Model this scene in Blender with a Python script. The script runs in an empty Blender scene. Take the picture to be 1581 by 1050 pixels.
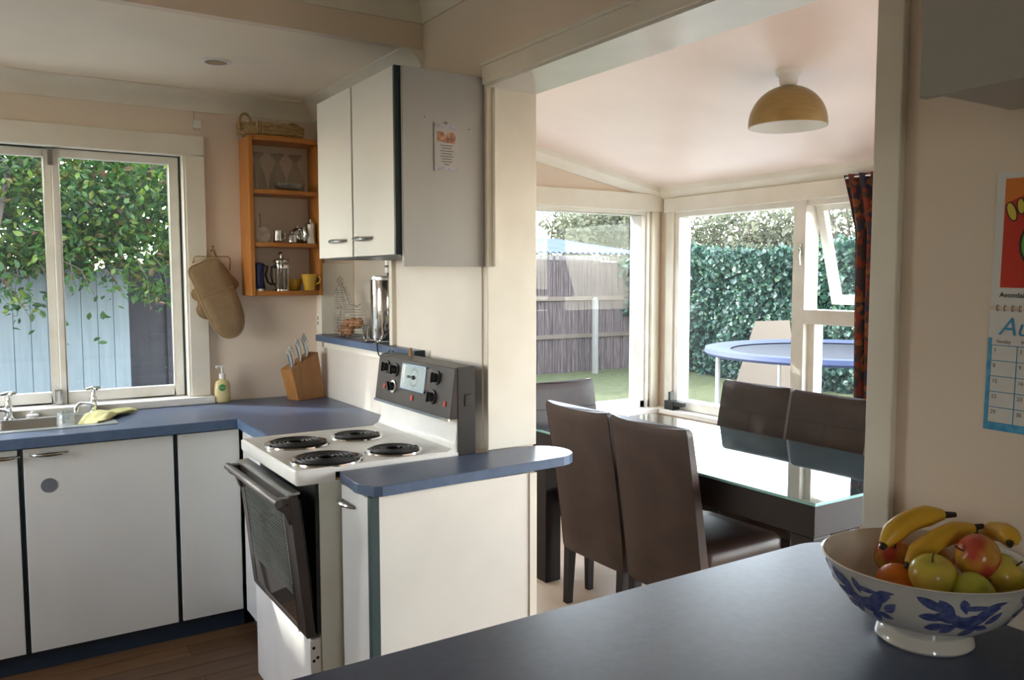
import bpy, bmesh, math, random
import numpy as np
from mathutils import Vector, Matrix

random.seed(11)
rng = np.random.default_rng(11)
sc = bpy.context.scene
COL = sc.collection
PI = math.pi

# ------------------------------------------------------------------ camera
FPX, YAW, PIT, ROL, CAMH = 1283.0, 0.5702, -0.0741, -0.00137, 1.48
_fwd = Vector((math.sin(YAW) * math.cos(PIT), math.cos(YAW) * math.cos(PIT), math.sin(PIT)))
_rt = Vector((math.cos(YAW), -math.sin(YAW), 0))
_up = _rt.cross(_fwd)
_r2 = _rt * math.cos(ROL) + _up * math.sin(ROL)
_u2 = -_rt * math.sin(ROL) + _up * math.cos(ROL)
cam = bpy.data.cameras.new('camera')
cam.sensor_width = 36.0
cam.lens = FPX / 1581.0 * 36.0
cam.clip_start = 0.02
cam.clip_end = 300
cam_o = bpy.data.objects.new('camera', cam)
COL.objects.link(cam_o)
m = Matrix((_r2, _u2, -_fwd)).transposed().to_4x4()
m.translation = Vector((0, 0, CAMH))
cam_o.matrix_world = m
sc.camera = cam_o

# ------------------------------------------------------------------ sky, sun, exposure
SUN_AZ = Vector((-0.72, 0.69, 0)).normalized()      # horizontal direction towards the sun
SUN_EL = math.radians(27)
SKY_STRENGTH = 2.8
SUN_STRENGTH = 6.5
world = bpy.data.worlds.new('world')
sc.world = world
world.use_nodes = True
wn = world.node_tree
wn.nodes.clear()
sky = wn.nodes.new('ShaderNodeTexSky')
sky.sky_type = 'NISHITA'
sky.sun_disc = False
sky.sun_elevation = SUN_EL
sky.sun_rotation = math.atan2(SUN_AZ.x, SUN_AZ.y)
sky.altitude = 0
sky.air_density = 1.0
sky.dust_density = 0.4
sky.ozone_density = 1.0
bg = wn.nodes.new('ShaderNodeBackground')
bg.inputs['Strength'].default_value = SKY_STRENGTH
wo = wn.nodes.new('ShaderNodeOutputWorld')
wb = wn.nodes.new('ShaderNodeMix')              # camera white balance towards daylight
wb.data_type = 'RGBA'
wb.blend_type = 'MULTIPLY'
wb.inputs['Factor'].default_value = 1.0
wb.inputs['B'].default_value = (1.05, 1.0, 0.97, 1)
hz = wn.nodes.new('ShaderNodeHueSaturation')      # thin haze: paler sky all round
hz.inputs['Saturation'].default_value = 0.5
wn.links.new(sky.outputs[0], hz.inputs['Color'])
wn.links.new(hz.outputs[0], wb.inputs['A'])
wn.links.new(wb.outputs['Result'], bg.inputs[0])
wn.links.new(bg.outputs[0], wo.inputs[0])
sun = bpy.data.lights.new('sun', 'SUN')
sun.energy = SUN_STRENGTH
sun.color = (1.0, 0.96, 0.91)
sun.angle = math.radians(0.6)
sun_o = bpy.data.objects.new('sun', sun)
COL.objects.link(sun_o)
sd = SUN_AZ * math.cos(SUN_EL) + Vector((0, 0, math.sin(SUN_EL)))
sun_o.rotation_euler = sd.to_track_quat('Z', 'Y').to_euler()
sun_o.location = (-6, 8, 7)


def portal(loc, size, face):            # daylight sampling through a window opening
    l = bpy.data.lights.new('window_portal', 'AREA')
    l.shape = 'RECTANGLE'
    l.size, l.size_y = size
    l.cycles.is_portal = True
    o = bpy.data.objects.new('window_portal', l)
    COL.objects.link(o)
    o.location = loc
    o.rotation_euler = Vector(face).to_track_quat('-Z', 'Y').to_euler()


portal((-0.1, 4.19, 1.49), (1.9, 1.2), (0, -1, 0))
portal((2.78, 4.19, 1.29), (1.85, 1.3), (0, -1, 0))
portal((3.89, 3.05, 1.29), (1.3, 1.8), (-1, 0, 0))
portal((3.89, 0.8, 1.05), (2.0, 1.9), (-1, 0, 0))
portal((-0.975, -2.53, 1.5), (0.45, 1.1), (0, 1, 0))
portal((-2.04, 2.85, 1.5), (1.2, 1.15), (1, 0, 0))

vs = sc.view_settings
vs.view_transform = 'Standard'
vs.look = 'None'
vs.gamma = 1.0
vs.use_curve_mapping = False
vs.exposure = 0.46
sc.cycles.max_bounces = 10
sc.cycles.diffuse_bounces = 8
sc.cycles.glossy_bounces = 5
sc.cycles.transmission_bounces = 6
sc.cycles.transparent_max_bounces = 24
sc.cycles.sample_clamp_indirect = 6.0
sc.cycles.caustics_reflective = False
sc.cycles.caustics_refractive = False

# ------------------------------------------------------------------ materials
MATS = {}


def mat(name, col, rough=0.5, metal=0.0, col2=None, scale=8.0, stretch=(1, 1, 1), detail=3, bump=0.0, bscale=None,
        ior=1.45, coat=0.0, lo=0.35, hi=0.65, trans=0.0, sss=0.0, sheen=0.0, island=None):
    m = bpy.data.materials.new(name)
    MATS[name] = m
    m.use_nodes = True
    nt = m.node_tree
    b = nt.nodes['Principled BSDF']
    b.inputs['Roughness'].default_value = rough
    b.inputs['Metallic'].default_value = metal
    b.inputs['IOR'].default_value = ior
    b.inputs['Coat Weight'].default_value = coat
    b.inputs['Transmission Weight'].default_value = trans
    b.inputs['Sheen Weight'].default_value = sheen
    if col2 is None:
        col2 = tuple(c * 0.93 for c in col)
    tc = nt.nodes.new('ShaderNodeTexCoord')
    mp = nt.nodes.new('ShaderNodeMapping')
    mp.inputs['Scale'].default_value = stretch
    nz = nt.nodes.new('ShaderNodeTexNoise')
    nz.inputs['Scale'].default_value = scale
    nz.inputs['Detail'].default_value = detail
    cr = nt.nodes.new('ShaderNodeValToRGB')
    cr.color_ramp.elements[0].position = lo
    cr.color_ramp.elements[1].position = hi
    cr.color_ramp.elements[0].color = (*col2, 1)
    cr.color_ramp.elements[1].color = (*col, 1)
    L = nt.links.new
    L(tc.outputs['Object'], mp.inputs[0])
    L(mp.outputs[0], nz.inputs['Vector'])
    if island:
        ge = nt.nodes.new('ShaderNodeNewGeometry')
        L(ge.outputs['Random Per Island'], cr.inputs[0])
    else:
        L(nz.outputs['Fac'], cr.inputs[0])
    L(cr.outputs[0], b.inputs['Base Color'])
    if bump:
        bp = nt.nodes.new('ShaderNodeBump')
        bp.inputs['Strength'].default_value = bump
        bp.inputs['Distance'].default_value = 0.004
        n2 = nt.nodes.new('ShaderNodeTexNoise')
        n2.inputs['Scale'].default_value = bscale or scale * 6
        n2.inputs['Detail'].default_value = 4
        L(mp.outputs[0], n2.inputs['Vector'])
        L(n2.outputs['Fac'], bp.inputs['Height'])
        L(bp.outputs[0], b.inputs['Normal'])
    return m


def leafmat(name, cols, transl=0.35, rough=0.45):
    m = bpy.data.materials.new(name)
    MATS[name] = m
    m.use_nodes = True
    nt = m.node_tree
    nt.nodes.clear()
    L = nt.links.new
    ge = nt.nodes.new('ShaderNodeNewGeometry')
    cr = nt.nodes.new('ShaderNodeValToRGB')
    els = cr.color_ramp.elements
    while len(els) < len(cols):
        els.new(0.5)
    for i, c in enumerate(cols):
        els[i].position = i / max(1, len(cols) - 1)
        els[i].color = (*c, 1)
    L(ge.outputs['Random Per Island'], cr.inputs[0])
    p = nt.nodes.new('ShaderNodeBsdfPrincipled')
    p.inputs['Roughness'].default_value = rough
    t = nt.nodes.new('ShaderNodeBsdfTranslucent')
    mx = nt.nodes.new('ShaderNodeMixShader')
    mx.inputs[0].default_value = transl
    o = nt.nodes.new('ShaderNodeOutputMaterial')
    L(cr.outputs[0], p.inputs['Base Color'])
    L(cr.outputs[0], t.inputs['Color'])
    L(p.outputs[0], mx.inputs[1])
    L(t.outputs[0], mx.inputs[2])
    L(mx.outputs[0], o.inputs[0])
    return m


def glassmat(name, tint=(0.96, 0.98, 0.97), f0=0.04, dust=0.0, dcol=(0.8, 0.82, 0.85), dscale=40.0):
    """thin sheet glass: clear transmission plus Schlick reflection, optional dust specks"""
    m = bpy.data.materials.new(name)
    MATS[name] = m
    m.use_nodes = True
    nt = m.node_tree
    nt.nodes.clear()
    L = nt.links.new

    def math_(op, a, b=None):
        n = nt.nodes.new('ShaderNodeMath')
        n.operation = op
        for i, v in enumerate((a, b)):
            if v is None:
                continue
            if isinstance(v, (int, float)):
                n.inputs[i].default_value = v
            else:
                L(v, n.inputs[i])
        return n.outputs[0]
    ge = nt.nodes.new('ShaderNodeNewGeometry')
    dt = nt.nodes.new('ShaderNodeVectorMath')
    dt.operation = 'DOT_PRODUCT'
    L(ge.outputs['Normal'], dt.inputs[0])
    L(ge.outputs['Incoming'], dt.inputs[1])
    c = math_('ABSOLUTE', dt.outputs['Value'])
    p5 = math_('POWER', math_('SUBTRACT', 1.0, c), 5.0)
    fac = math_('ADD', math_('MULTIPLY', p5, 1 - f0), f0)
    tr = nt.nodes.new('ShaderNodeBsdfTransparent')
    tr.inputs[0].default_value = (*tint, 1)
    gl = nt.nodes.new('ShaderNodeBsdfGlossy')
    gl.inputs['Roughness'].default_value = 0.0
    mx = nt.nodes.new('ShaderNodeMixShader')
    L(fac, mx.inputs[0])
    L(tr.outputs[0], mx.inputs[1])
    L(gl.outputs[0], mx.inputs[2])
    out = nt.nodes.new('ShaderNodeOutputMaterial')
    last = mx.outputs[0]
    if dust:
        tc = nt.nodes.new('ShaderNodeTexCoord')
        n1 = nt.nodes.new('ShaderNodeTexNoise')
        n1.inputs['Scale'].default_value = dscale
        n1.inputs['Detail'].default_value = 5
        n2 = nt.nodes.new('ShaderNodeTexNoise')
        n2.inputs['Scale'].default_value = 3.0
        L(tc.outputs['Object'], n1.inputs['Vector'])
        L(tc.outputs['Object'], n2.inputs['Vector'])
        sp = math_('MULTIPLY', math_('MAXIMUM', math_('SUBTRACT', n1.outputs['Fac'], 0.62), 0.0), 3.0)
        hz = math_('MULTIPLY', n2.outputs['Fac'], 0.5)
        df = math_('MULTIPLY', math_('ADD', sp, hz), dust)
        di = nt.nodes.new('ShaderNodeBsdfTranslucent')
        di.inputs[0].default_value = (*dcol, 1)
        m2 = nt.nodes.new('ShaderNodeMixShader')
        L(df, m2.inputs[0])
        L(last, m2.inputs[1])
        L(di.outputs[0], m2.inputs[2])
        last = m2.outputs[0]
    L(last, out.inputs[0])
    return m


mat('wall', (0.76, 0.66, 0.55), 0.55, col2=(0.73, 0.63, 0.52), scale=3, bump=0.03, bscale=60)
mat('hatch_grey', (0.66, 0.61, 0.53), 0.3, scale=3)
mat('trim_gloss', (0.72, 0.71, 0.66), 0.25, scale=5)
mat('wall_panel', (0.72, 0.67, 0.60), 0.35, scale=3)
mat('ceiling', (0.88, 0.79, 0.65), 0.5, scale=2, bump=0.02, bscale=40)
mat('ceiling_dining', (0.86, 0.72, 0.64), 0.4, scale=2)
mat('trim', (0.80, 0.77, 0.68), 0.38, col2=(0.74, 0.70, 0.60), scale=5, bump=0.02, bscale=30)
mat('sash_paint', (0.82, 0.80, 0.74), 0.4, col2=(0.74, 0.71, 0.63), scale=7)
mat('cabinet_white', (0.71, 0.71, 0.68), 0.28, col2=(0.68, 0.68, 0.65), scale=4)
mat('cabinet_end', (0.76, 0.74, 0.68), 0.4, scale=4)
mat('edge_dark', (0.018, 0.035, 0.04), 0.4)
mat('toe_blue', (0.02, 0.035, 0.06), 0.4)
mat('bench', (0.072, 0.098, 0.165), 0.34, col2=(0.060, 0.083, 0.142), scale=60, ior=1.5, bump=0.03, bscale=300)
mat('bench_edge', (0.075, 0.115, 0.20), 0.4, col2=(0.06, 0.10, 0.17), scale=30)
mat('chipboard', (0.42, 0.25, 0.10), 0.8, col2=(0.28, 0.15, 0.05), scale=120)
mat('edge_green', (0.045, 0.075, 0.075), 0.4)
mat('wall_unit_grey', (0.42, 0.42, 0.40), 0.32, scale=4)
mat('paper_aged', (0.46, 0.44, 0.42), 0.7, scale=30)
mat('mirror_steel', (0.70, 0.69, 0.66), 0.10, 1.0, scale=20)
mat('rust', (0.36, 0.12, 0.06), 0.5)
mat('bar_grey', (0.16, 0.14, 0.135), 0.36, 0.75)
mat('steel', (0.62, 0.62, 0.60), 0.22, 1.0, scale=20)
mat('steel_brushed', (0.55, 0.55, 0.53), 0.34, 1.0, scale=20, stretch=(1, 12, 12), bump=0.05)
mat('chrome', (0.80, 0.80, 0.80), 0.08, 1.0)
mat('enamel', (0.82, 0.81, 0.77), 0.16, scale=6, coat=0.3)
mat('enamel_cream', (0.70, 0.68, 0.58), 0.3, scale=6)
mat('stove_brown', (0.040, 0.032, 0.030), 0.36, 0.3, col2=(0.033, 0.027, 0.025), scale=14, stretch=(1, 8, 1))
mat('stove_black', (0.012, 0.010, 0.010), 0.4)
mat('door_frame_brown', (0.075, 0.06, 0.056), 0.35, 0.5, scale=10)
mat('oven_glass', (0.02, 0.016, 0.014), 0.06, ior=1.6, coat=0.4)
mat('oven_mesh', (0.045, 0.05, 0.048), 0.35, 0.2)
mat('coil', (0.018, 0.017, 0.018), 0.45, 0.4, scale=60)
mat('black_plastic', (0.012, 0.012, 0.013), 0.35)
mat('red_plastic', (0.45, 0.03, 0.02), 0.35)
mat('dial_face', (0.42, 0.50, 0.50), 0.2, coat=0.5)
mat('pine', (0.52, 0.21, 0.045), 0.38, col2=(0.42, 0.155, 0.03), scale=6, stretch=(14, 14, 1), detail=5)
mat('pine_shelf', (0.46, 0.18, 0.038), 0.38, col2=(0.36, 0.13, 0.025), scale=6, stretch=(1, 14, 14), detail=5)
mat('block_wood', (0.40, 0.19, 0.06), 0.42, col2=(0.31, 0.135, 0.04), scale=7, stretch=(14, 14, 1), detail=5)
mat('wicker', (0.42, 0.29, 0.14), 0.7, col2=(0.30, 0.19, 0.08), scale=50, bump=0.4)
mat('mitt', (0.30, 0.20, 0.105), 0.9, col2=(0.26, 0.17, 0.085), scale=30, bump=0.2, bscale=300, sheen=0.3)
mat('mitt_piping', (0.34, 0.23, 0.12), 0.8, scale=30)
mat('mug_yellow', (0.60, 0.36, 0.04), 0.22, coat=0.4)
mat('bowl_yellow', (0.45, 0.25, 0.03), 0.25, coat=0.3)
mat('jug_blue', (0.03, 0.04, 0.16), 0.25)
mat('soap_yellow', (0.78, 0.66, 0.33), 0.25, coat=0.3)
mat('plastic_white', (0.80, 0.79, 0.76), 0.35)
mat('label_green', (0.08, 0.32, 0.08), 0.4)
mat('cloth_yellow', (0.62, 0.58, 0.26), 0.85, col2=(0.52, 0.48, 0.20), scale=20, bump=0.3, bscale=120)
mat('egg', (0.52, 0.27, 0.13), 0.5, col2=(0.45, 0.21, 0.09), scale=40)
mat('brass', (0.36, 0.265, 0.12), 0.36, 0.9, col2=(0.31, 0.225, 0.095), scale=20, stretch=(1, 1, 10))
mat('shade_white', (0.80, 0.80, 0.77), 0.5)
mat('leather', (0.047, 0.028, 0.022), 0.40, col2=(0.034, 0.020, 0.016), scale=9, ior=1.36, bump=0.12, bscale=90)
mat('leather_seam', (0.022, 0.016, 0.014), 0.5)
mat('dark_wood', (0.017, 0.013, 0.013), 0.5, ior=1.35, col2=(0.016, 0.012, 0.012), scale=12, stretch=(1, 12, 1))
mat('table_glass', (0.030, 0.055, 0.062), 0.015, ior=1.75, coat=0.6, scale=1.0)
mat('glass_edge', (0.18, 0.42, 0.40), 0.08, ior=1.6)
mat('bowl_china', (0.74, 0.72, 0.66), 0.12, coat=0.5, scale=5)
mat('motif_blue', (0.05, 0.065, 0.22), 0.2, col2=(0.15, 0.18, 0.36), scale=90, lo=0.3, hi=0.7)
mat('apple_red', (0.46, 0.06, 0.035), 0.22, col2=(0.55, 0.32, 0.05), scale=16, lo=0.36, hi=0.52, detail=3)
mat('apple_yellow', (0.52, 0.46, 0.06), 0.22, col2=(0.55, 0.30, 0.06), scale=9, lo=0.36, hi=0.5, detail=2)
mat('apple_green', (0.46, 0.46, 0.06), 0.22, col2=(0.40, 0.40, 0.05), scale=12)
mat('orange_peel', (0.70, 0.19, 0.015), 0.4, bump=0.15, bscale=160)
mat('banana', (0.66, 0.40, 0.035), 0.4, col2=(0.50, 0.26, 0.02), scale=9, lo=0.25, hi=0.55)
mat('banana_tip', (0.035, 0.022, 0.012), 0.7)
mat('stem', (0.07, 0.04, 0.015), 0.8)
mat('paper', (0.72, 0.72, 0.70), 0.7, scale=2)
mat('paper_red', (0.56, 0.035, 0.015), 0.6)
mat('paper_orange', (0.70, 0.20, 0.03), 0.6, scale=20)
mat('paper_green', (0.12, 0.36, 0.04), 0.6)
mat('paper_yellow', (0.62, 0.50, 0.06), 0.6)
mat('ink_black', (0.02, 0.02, 0.02), 0.6)
mat('ink_grey', (0.14, 0.13, 0.13), 0.6)
mat('ink_blue', (0.06, 0.30, 0.52), 0.6)
mat('cal_blue', (0.05, 0.28, 0.55), 0.6, col2=(0.10, 0.42, 0.66), scale=90)
mat('card_lilac', (0.30, 0.29, 0.40), 0.6, col2=(0.50, 0.48, 0.52), scale=90)
mat('card_pic', (0.55, 0.33, 0.16), 0.6, col2=(0.25, 0.10, 0.09), scale=70)
mat('floor_wood', (0.115, 0.058, 0.026), 0.36, col2=(0.07, 0.033, 0.014), scale=5, stretch=(1, 16, 1), detail=6)
mat('floor_wood_b', (0.15, 0.080, 0.036), 0.38, col2=(0.095, 0.048, 0.02), scale=5, stretch=(1, 16, 1), detail=6)
mat('floor_gap', (0.012, 0.008, 0.006), 0.8)
mat('vinyl', (0.62, 0.50, 0.38), 0.4, col2=(0.57, 0.45, 0.34), scale=4)
mat('fence_pale', (0.165, 0.21, 0.245), 0.8, col2=(0.135, 0.175, 0.205), scale=4, stretch=(8, 8, 0.6), detail=6)
mat('fence_dark', (0.028, 0.028, 0.036), 0.85, col2=(0.018, 0.018, 0.025), scale=4, stretch=(8, 8, 0.6), detail=6)
mat('brush_fence', (0.13, 0.10, 0.095), 0.9, col2=(0.05, 0.038, 0.04), scale=5, stretch=(16, 16, 0.8), detail=8, bump=0.8, bscale=14)
mat('rail_wood', (0.10, 0.075, 0.06), 0.85, scale=6)
mat('post_pale', (0.17, 0.165, 0.15), 0.8, scale=6)
mat('iron_roof', (0.04, 0.058, 0.105), 0.7, col2=(0.03, 0.045, 0.085), scale=3)
mat('house_wall', (0.30, 0.29, 0.27), 0.8)
mat('grass', (0.062, 0.070, 0.020), 0.9, col2=(0.035, 0.042, 0.012), scale=9, detail=6, bump=0.6, bscale=60)
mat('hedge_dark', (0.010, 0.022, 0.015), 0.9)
mat('paving_bounce', (0.47, 0.46, 0.44), 0.85, col2=(0.40, 0.39, 0.37), scale=6, detail=6)
mat('soil', (0.09, 0.075, 0.06), 0.9, scale=5)
mat('bark', (0.06, 0.045, 0.035), 0.9, scale=15, bump=0.5)
mat('plywood', (0.05, 0.038, 0.026), 0.8, scale=3, stretch=(1, 1, 6))
mat('tramp_blue', (0.010, 0.020, 0.065), 0.7, scale=12)
mat('tramp_mat', (0.012, 0.013, 0.018), 0.6, ior=1.25)
mat('galv', (0.25, 0.26, 0.28), 0.5, 0.5)
leafmat('leaf_kitchen', [(0.010, 0.035, 0.010), (0.022, 0.075, 0.016), (0.05, 0.13, 0.022), (0.035, 0.09, 0.02), (0.15, 0.24, 0.03), (0.11, 0.045, 0.03)], 0.5, 0.4)
leafmat('leaf_ivy', [(0.008, 0.028, 0.022), (0.016, 0.05, 0.035), (0.03, 0.08, 0.05), (0.012, 0.04, 0.032), (0.05, 0.11, 0.05)], 0.25, 0.45)
leafmat('leaf_olive', [(0.05, 0.06, 0.03), (0.08, 0.09, 0.05), (0.12, 0.12, 0.07), (0.06, 0.065, 0.04)], 0.4, 0.6)
glassmat('pane', f0=0.015, dust=0.016)
glassmat('pane_dining', f0=0.006, dust=0.012)
glassmat('clear_glass', (0.90, 0.92, 0.92), 0.05)
glassmat('tumbler_glass', (0.80, 0.84, 0.84), 0.16, dust=0.25, dcol=(0.9, 0.92, 0.92))
glassmat('press_glass', (0.86, 0.88, 0.88), 0.06)

# curtain print
m = mat('curtain', (0.3, 0.06, 0.03), 0.85)
nt = m.node_tree
b = nt.nodes['Principled BSDF']
vo = nt.nodes.new('ShaderNodeTexVoronoi')
vo.inputs['Scale'].default_value = 34
tc = nt.nodes.new('ShaderNodeTexCoord')
cr = nt.nodes.new('ShaderNodeValToRGB')
els = cr.color_ramp.elements
cols = [(0.05, 0.04, 0.05), (0.20, 0.035, 0.018), (0.06, 0.035, 0.03), (0.24, 0.085, 0.028), (0.03, 0.035, 0.07), (0.15, 0.04, 0.03), (0.09, 0.06, 0.04)]
while len(els) < len(cols):
    els.new(0.5)
for i, c in enumerate(cols):
    els[i].position = i / (len(cols) - 1)
    els[i].color = (*c, 1)
cr.color_ramp.interpolation = 'CONSTANT'
sp = nt.nodes.new('ShaderNodeSeparateColor')
nt.links.new(tc.outputs['Object'], vo.inputs['Vector'])
nt.links.new(vo.outputs['Color'], sp.inputs[0])
nt.links.new(sp.outputs[0], cr.inputs[0])
nt.links.new(cr.outputs[0], b.inputs['Base Color'])

# ------------------------------------------------------------------ builders
ORG = {}


class MB:
    def __init__(s):
        s.v = []
        s.f = []

    def add(s, vs, fs, M=None):
        n = len(s.v)
        for p in vs:
            p = Vector(p)
            s.v.append(M @ p if M else p)
        s.f += [tuple(i + n for i in f) for f in fs]
        return s

    def box(s, x0, x1, y0, y1, z0, z1, M=None):
        return s.add([(x0, y0, z0), (x1, y0, z0), (x1, y1, z0), (x0, y1, z0), (x0, y0, z1), (x1, y0, z1), (x1, y1, z1), (x0, y1, z1)],
                     [(0, 3, 2, 1), (4, 5, 6, 7), (0, 1, 5, 4), (1, 2, 6, 5), (2, 3, 7, 6), (3, 0, 4, 7)], M)

    def prism(s, poly, z0, z1, ax='z', M=None):
        """poly of 2-D points extruded along axis: z -> (x,y), y -> (x,z), x -> (y,z)"""
        n = len(poly)
        area = sum(poly[i][0] * poly[(i + 1) % n][1] - poly[(i + 1) % n][0] * poly[i][1] for i in range(n))
        if area < 0:
            poly = poly[::-1]
        if ax == 'z':
            g = lambda p, h: (p[0], p[1], h)
        elif ax == 'y':
            g = lambda p, h: (p[0], h, p[1])
        else:
            g = lambda p, h: (h, p[0], p[1])
        vs = [g(p, z0) for p in poly] + [g(p, z1) for p in poly]
        fs = [tuple(reversed(range(n))), tuple(range(n, 2 * n))] + [(i, (i + 1) % n, (i + 1) % n + n, i + n) for i in range(n)]
        if ax == 'y':
            fs = [tuple(reversed(f)) for f in fs]
        return s.add(vs, fs, M)

    def loft(s, rings, cap0=True, cap1=True, closed=True, M=None):
        n = len(rings[0])
        vs = [p for r in rings for p in r]
        fs = []
        for k in range(len(rings) - 1):
            for i in range(n if closed else n - 1):
                j = (i + 1) % n
                fs.append((k * n + i, k * n + j, (k + 1) * n + j, (k + 1) * n + i))
        if cap0:
            fs.append(tuple(reversed(range(n))))
        if cap1:
            fs.append(tuple((len(rings) - 1) * n + i for i in range(n)))
        return s.add(vs, fs, M)

    def lathe(s, prof, c=(0, 0, 0), seg=24, M=None, cap0=True, cap1=True):
        rings = [[(c[0] + r * math.cos(2 * PI * i / seg), c[1] + r * math.sin(2 * PI * i / seg), c[2] + z) for i in range(seg)] for r, z in prof]
        return s.loft(rings, cap0, cap1, True, M)

    def tube(s, path, r, seg=8, closed=False, M=None):
        path = [Vector(p) for p in path]
        n = len(path)
        rs = r if isinstance(r, (list, tuple)) else [r] * n
        rings = []
        prev = None
        for i, p in enumerate(path):
            if closed:
                t = path[(i + 1) % n] - path[i - 1]
            else:
                t = path[min(i + 1, n - 1)] - path[max(i - 1, 0)]
            t.normalize()
            if prev is None:
                a = Vector((0, 0, 1)) if abs(t.z) < 0.9 else Vector((1, 0, 0))
                u = t.cross(a).normalized()
            else:
                u = prev - t * prev.dot(t)
                u = u.normalized() if u.length > 1e-6 else t.orthogonal().normalized()
            prev = u
            w = t.cross(u)
            rings.append([p + (u * math.cos(2 * PI * k / seg) + w * math.sin(2 * PI * k / seg)) * rs[i] for k in range(seg)])
        if closed:
            rings.append(rings[0])
        return s.loft(rings, not closed, not closed, True, M)

    def cyl(s, p0, p1, r0, r1=None, seg=16, M=None):
        return s.tube([p0, p1], [r0, r0 if r1 is None else r1], seg, False, M)

    def ball(s, c, r, seg=16, rings=10, sc_=(1, 1, 1), M=None):
        pr = []
        for k in range(rings + 1):
            a = -PI / 2 + PI * k / rings
            pr.append((max(r * math.cos(a), 1e-5), r * math.sin(a)))
        rr = [[(c[0] + R * sc_[0] * math.cos(2 * PI * i / seg), c[1] + R * sc_[1] * math.sin(2 * PI * i / seg), c[2] + z * sc_[2]) for i in range(seg)] for R, z in pr]
        return s.loft(rr, True, True, True, M)

    def build(s, name, material, parent=None, smooth=False, bevel=0.0, origin=None, angle=40, seg=2):
        me = bpy.data.meshes.new(name)
        if parent is not None:
            og = ORG[parent.name]
        elif origin is not None:
            og = Vector(origin)
        else:
            xs = [v.x for v in s.v]
            ys = [v.y for v in s.v]
            og = Vector(((min(xs) + max(xs)) / 2, (min(ys) + max(ys)) / 2, min(v.z for v in s.v)))
        me.from_pydata([tuple(v - og) for v in s.v], [], s.f)
        me.materials.append(MATS[material])
        bm = bmesh.new()
        bm.from_mesh(me)
        bmesh.ops.remove_doubles(bm, verts=bm.verts, dist=1e-6)
        bmesh.ops.recalc_face_normals(bm, faces=bm.faces)
        bm.to_mesh(me)
        bm.free()
        if smooth:
            me.polygons.foreach_set('use_smooth', [True] * len(me.polygons))
            me.set_sharp_from_angle(angle=math.radians(angle))
        o = bpy.data.objects.new(name, me)
        COL.objects.link(o)
        if parent is not None:
            o.parent = parent
        else:
            o.location = og
        ORG[o.name] = og
        if bevel:
            bv = o.modifiers.new('bevel', 'BEVEL')
            bv.width = bevel
            bv.segments = seg
            bv.limit_method = 'ANGLE'
            bv.angle_limit = math.radians(35)
        return o


def tag(o, label=None, cat=None, group=None, kind=None):
    if label:
        o['label'] = label
    if cat:
        o['category'] = cat
    if group:
        o['group'] = group
    if kind:
        o['kind'] = kind
    return o


def thing(name, label, cat, loc=(0, 0, 0), group=None):
    o = bpy.data.objects.new(name, None)
    COL.objects.link(o)
    o.empty_display_size = 0.1
    o.location = loc
    ORG[o.name] = Vector(loc)
    return tag(o, label, cat, group)


def copy_tree(o, parent=None):
    c = o.copy()
    COL.objects.link(c)
    c.parent = parent
    ORG[c.name] = ORG.get(o.name, Vector())
    for ch in o.children:
        copy_tree(ch, c)
    return c


def box(*a):
    return MB().box(*a)


def struct(name, mb, material, **k):
    return tag(mb.build(name, material, **k), kind='structure')


def rrect(x0, x1, y0, y1, r, z, n=5):
    pts = []
    for cx, cy, a0 in ((x1 - r, y0 + r, -90), (x1 - r, y1 - r, 0), (x0 + r, y1 - r, 90), (x0 + r, y0 + r, 180)):
        for k in range(n + 1):
            a = math.radians(a0 + 90 * k / n)
            pts.append((cx + r * math.cos(a), cy + r * math.sin(a), z))
    return pts


def text_obj(body, size, M, material, name, parent, shear=0.0, extrude=0.0003, align='LEFT'):
    cu = bpy.data.curves.new('t', 'FONT')
    cu.body = body
    cu.size = size
    cu.shear = shear
    cu.extrude = extrude
    cu.align_x = align
    to = bpy.data.objects.new('t', cu)
    COL.objects.link(to)
    dg = bpy.context.evaluated_depsgraph_get()
    me = bpy.data.meshes.new_from_object(to.evaluated_get(dg))
    bpy.data.objects.remove(to)
    bpy.data.curves.remove(cu)
    og = ORG[parent.name]
    me.transform(Matrix.Translation(-og) @ M)
    me.materials.clear()
    me.materials.append(MATS[material])
    me.name = name
    o = bpy.data.objects.new(name, me)
    COL.objects.link(o)
    o.parent = parent
    ORG[o.name] = og
    return o


def frame_on_x(x, y, z, tilt=0.0):
    """text/print lying on a plane X = const that faces -X; text runs towards -Y"""
    R = Matrix(((0, 0, -1, 0), (-1, 0, 0, 0), (0, 1, 0, 0), (0, 0, 0, 1)))
    return Matrix.Translation((x, y, z)) @ Matrix.Rotation(tilt, 4, 'X') @ R


def frame_on_y(x, y, z):
    """plane Y = const that faces -Y; text runs towards +X"""
    R = Matrix(((1, 0, 0, 0), (0, 0, -1, 0), (0, 1, 0, 0), (0, 0, 0, 1)))
    return Matrix.Translation((x, y, z)) @ R


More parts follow.
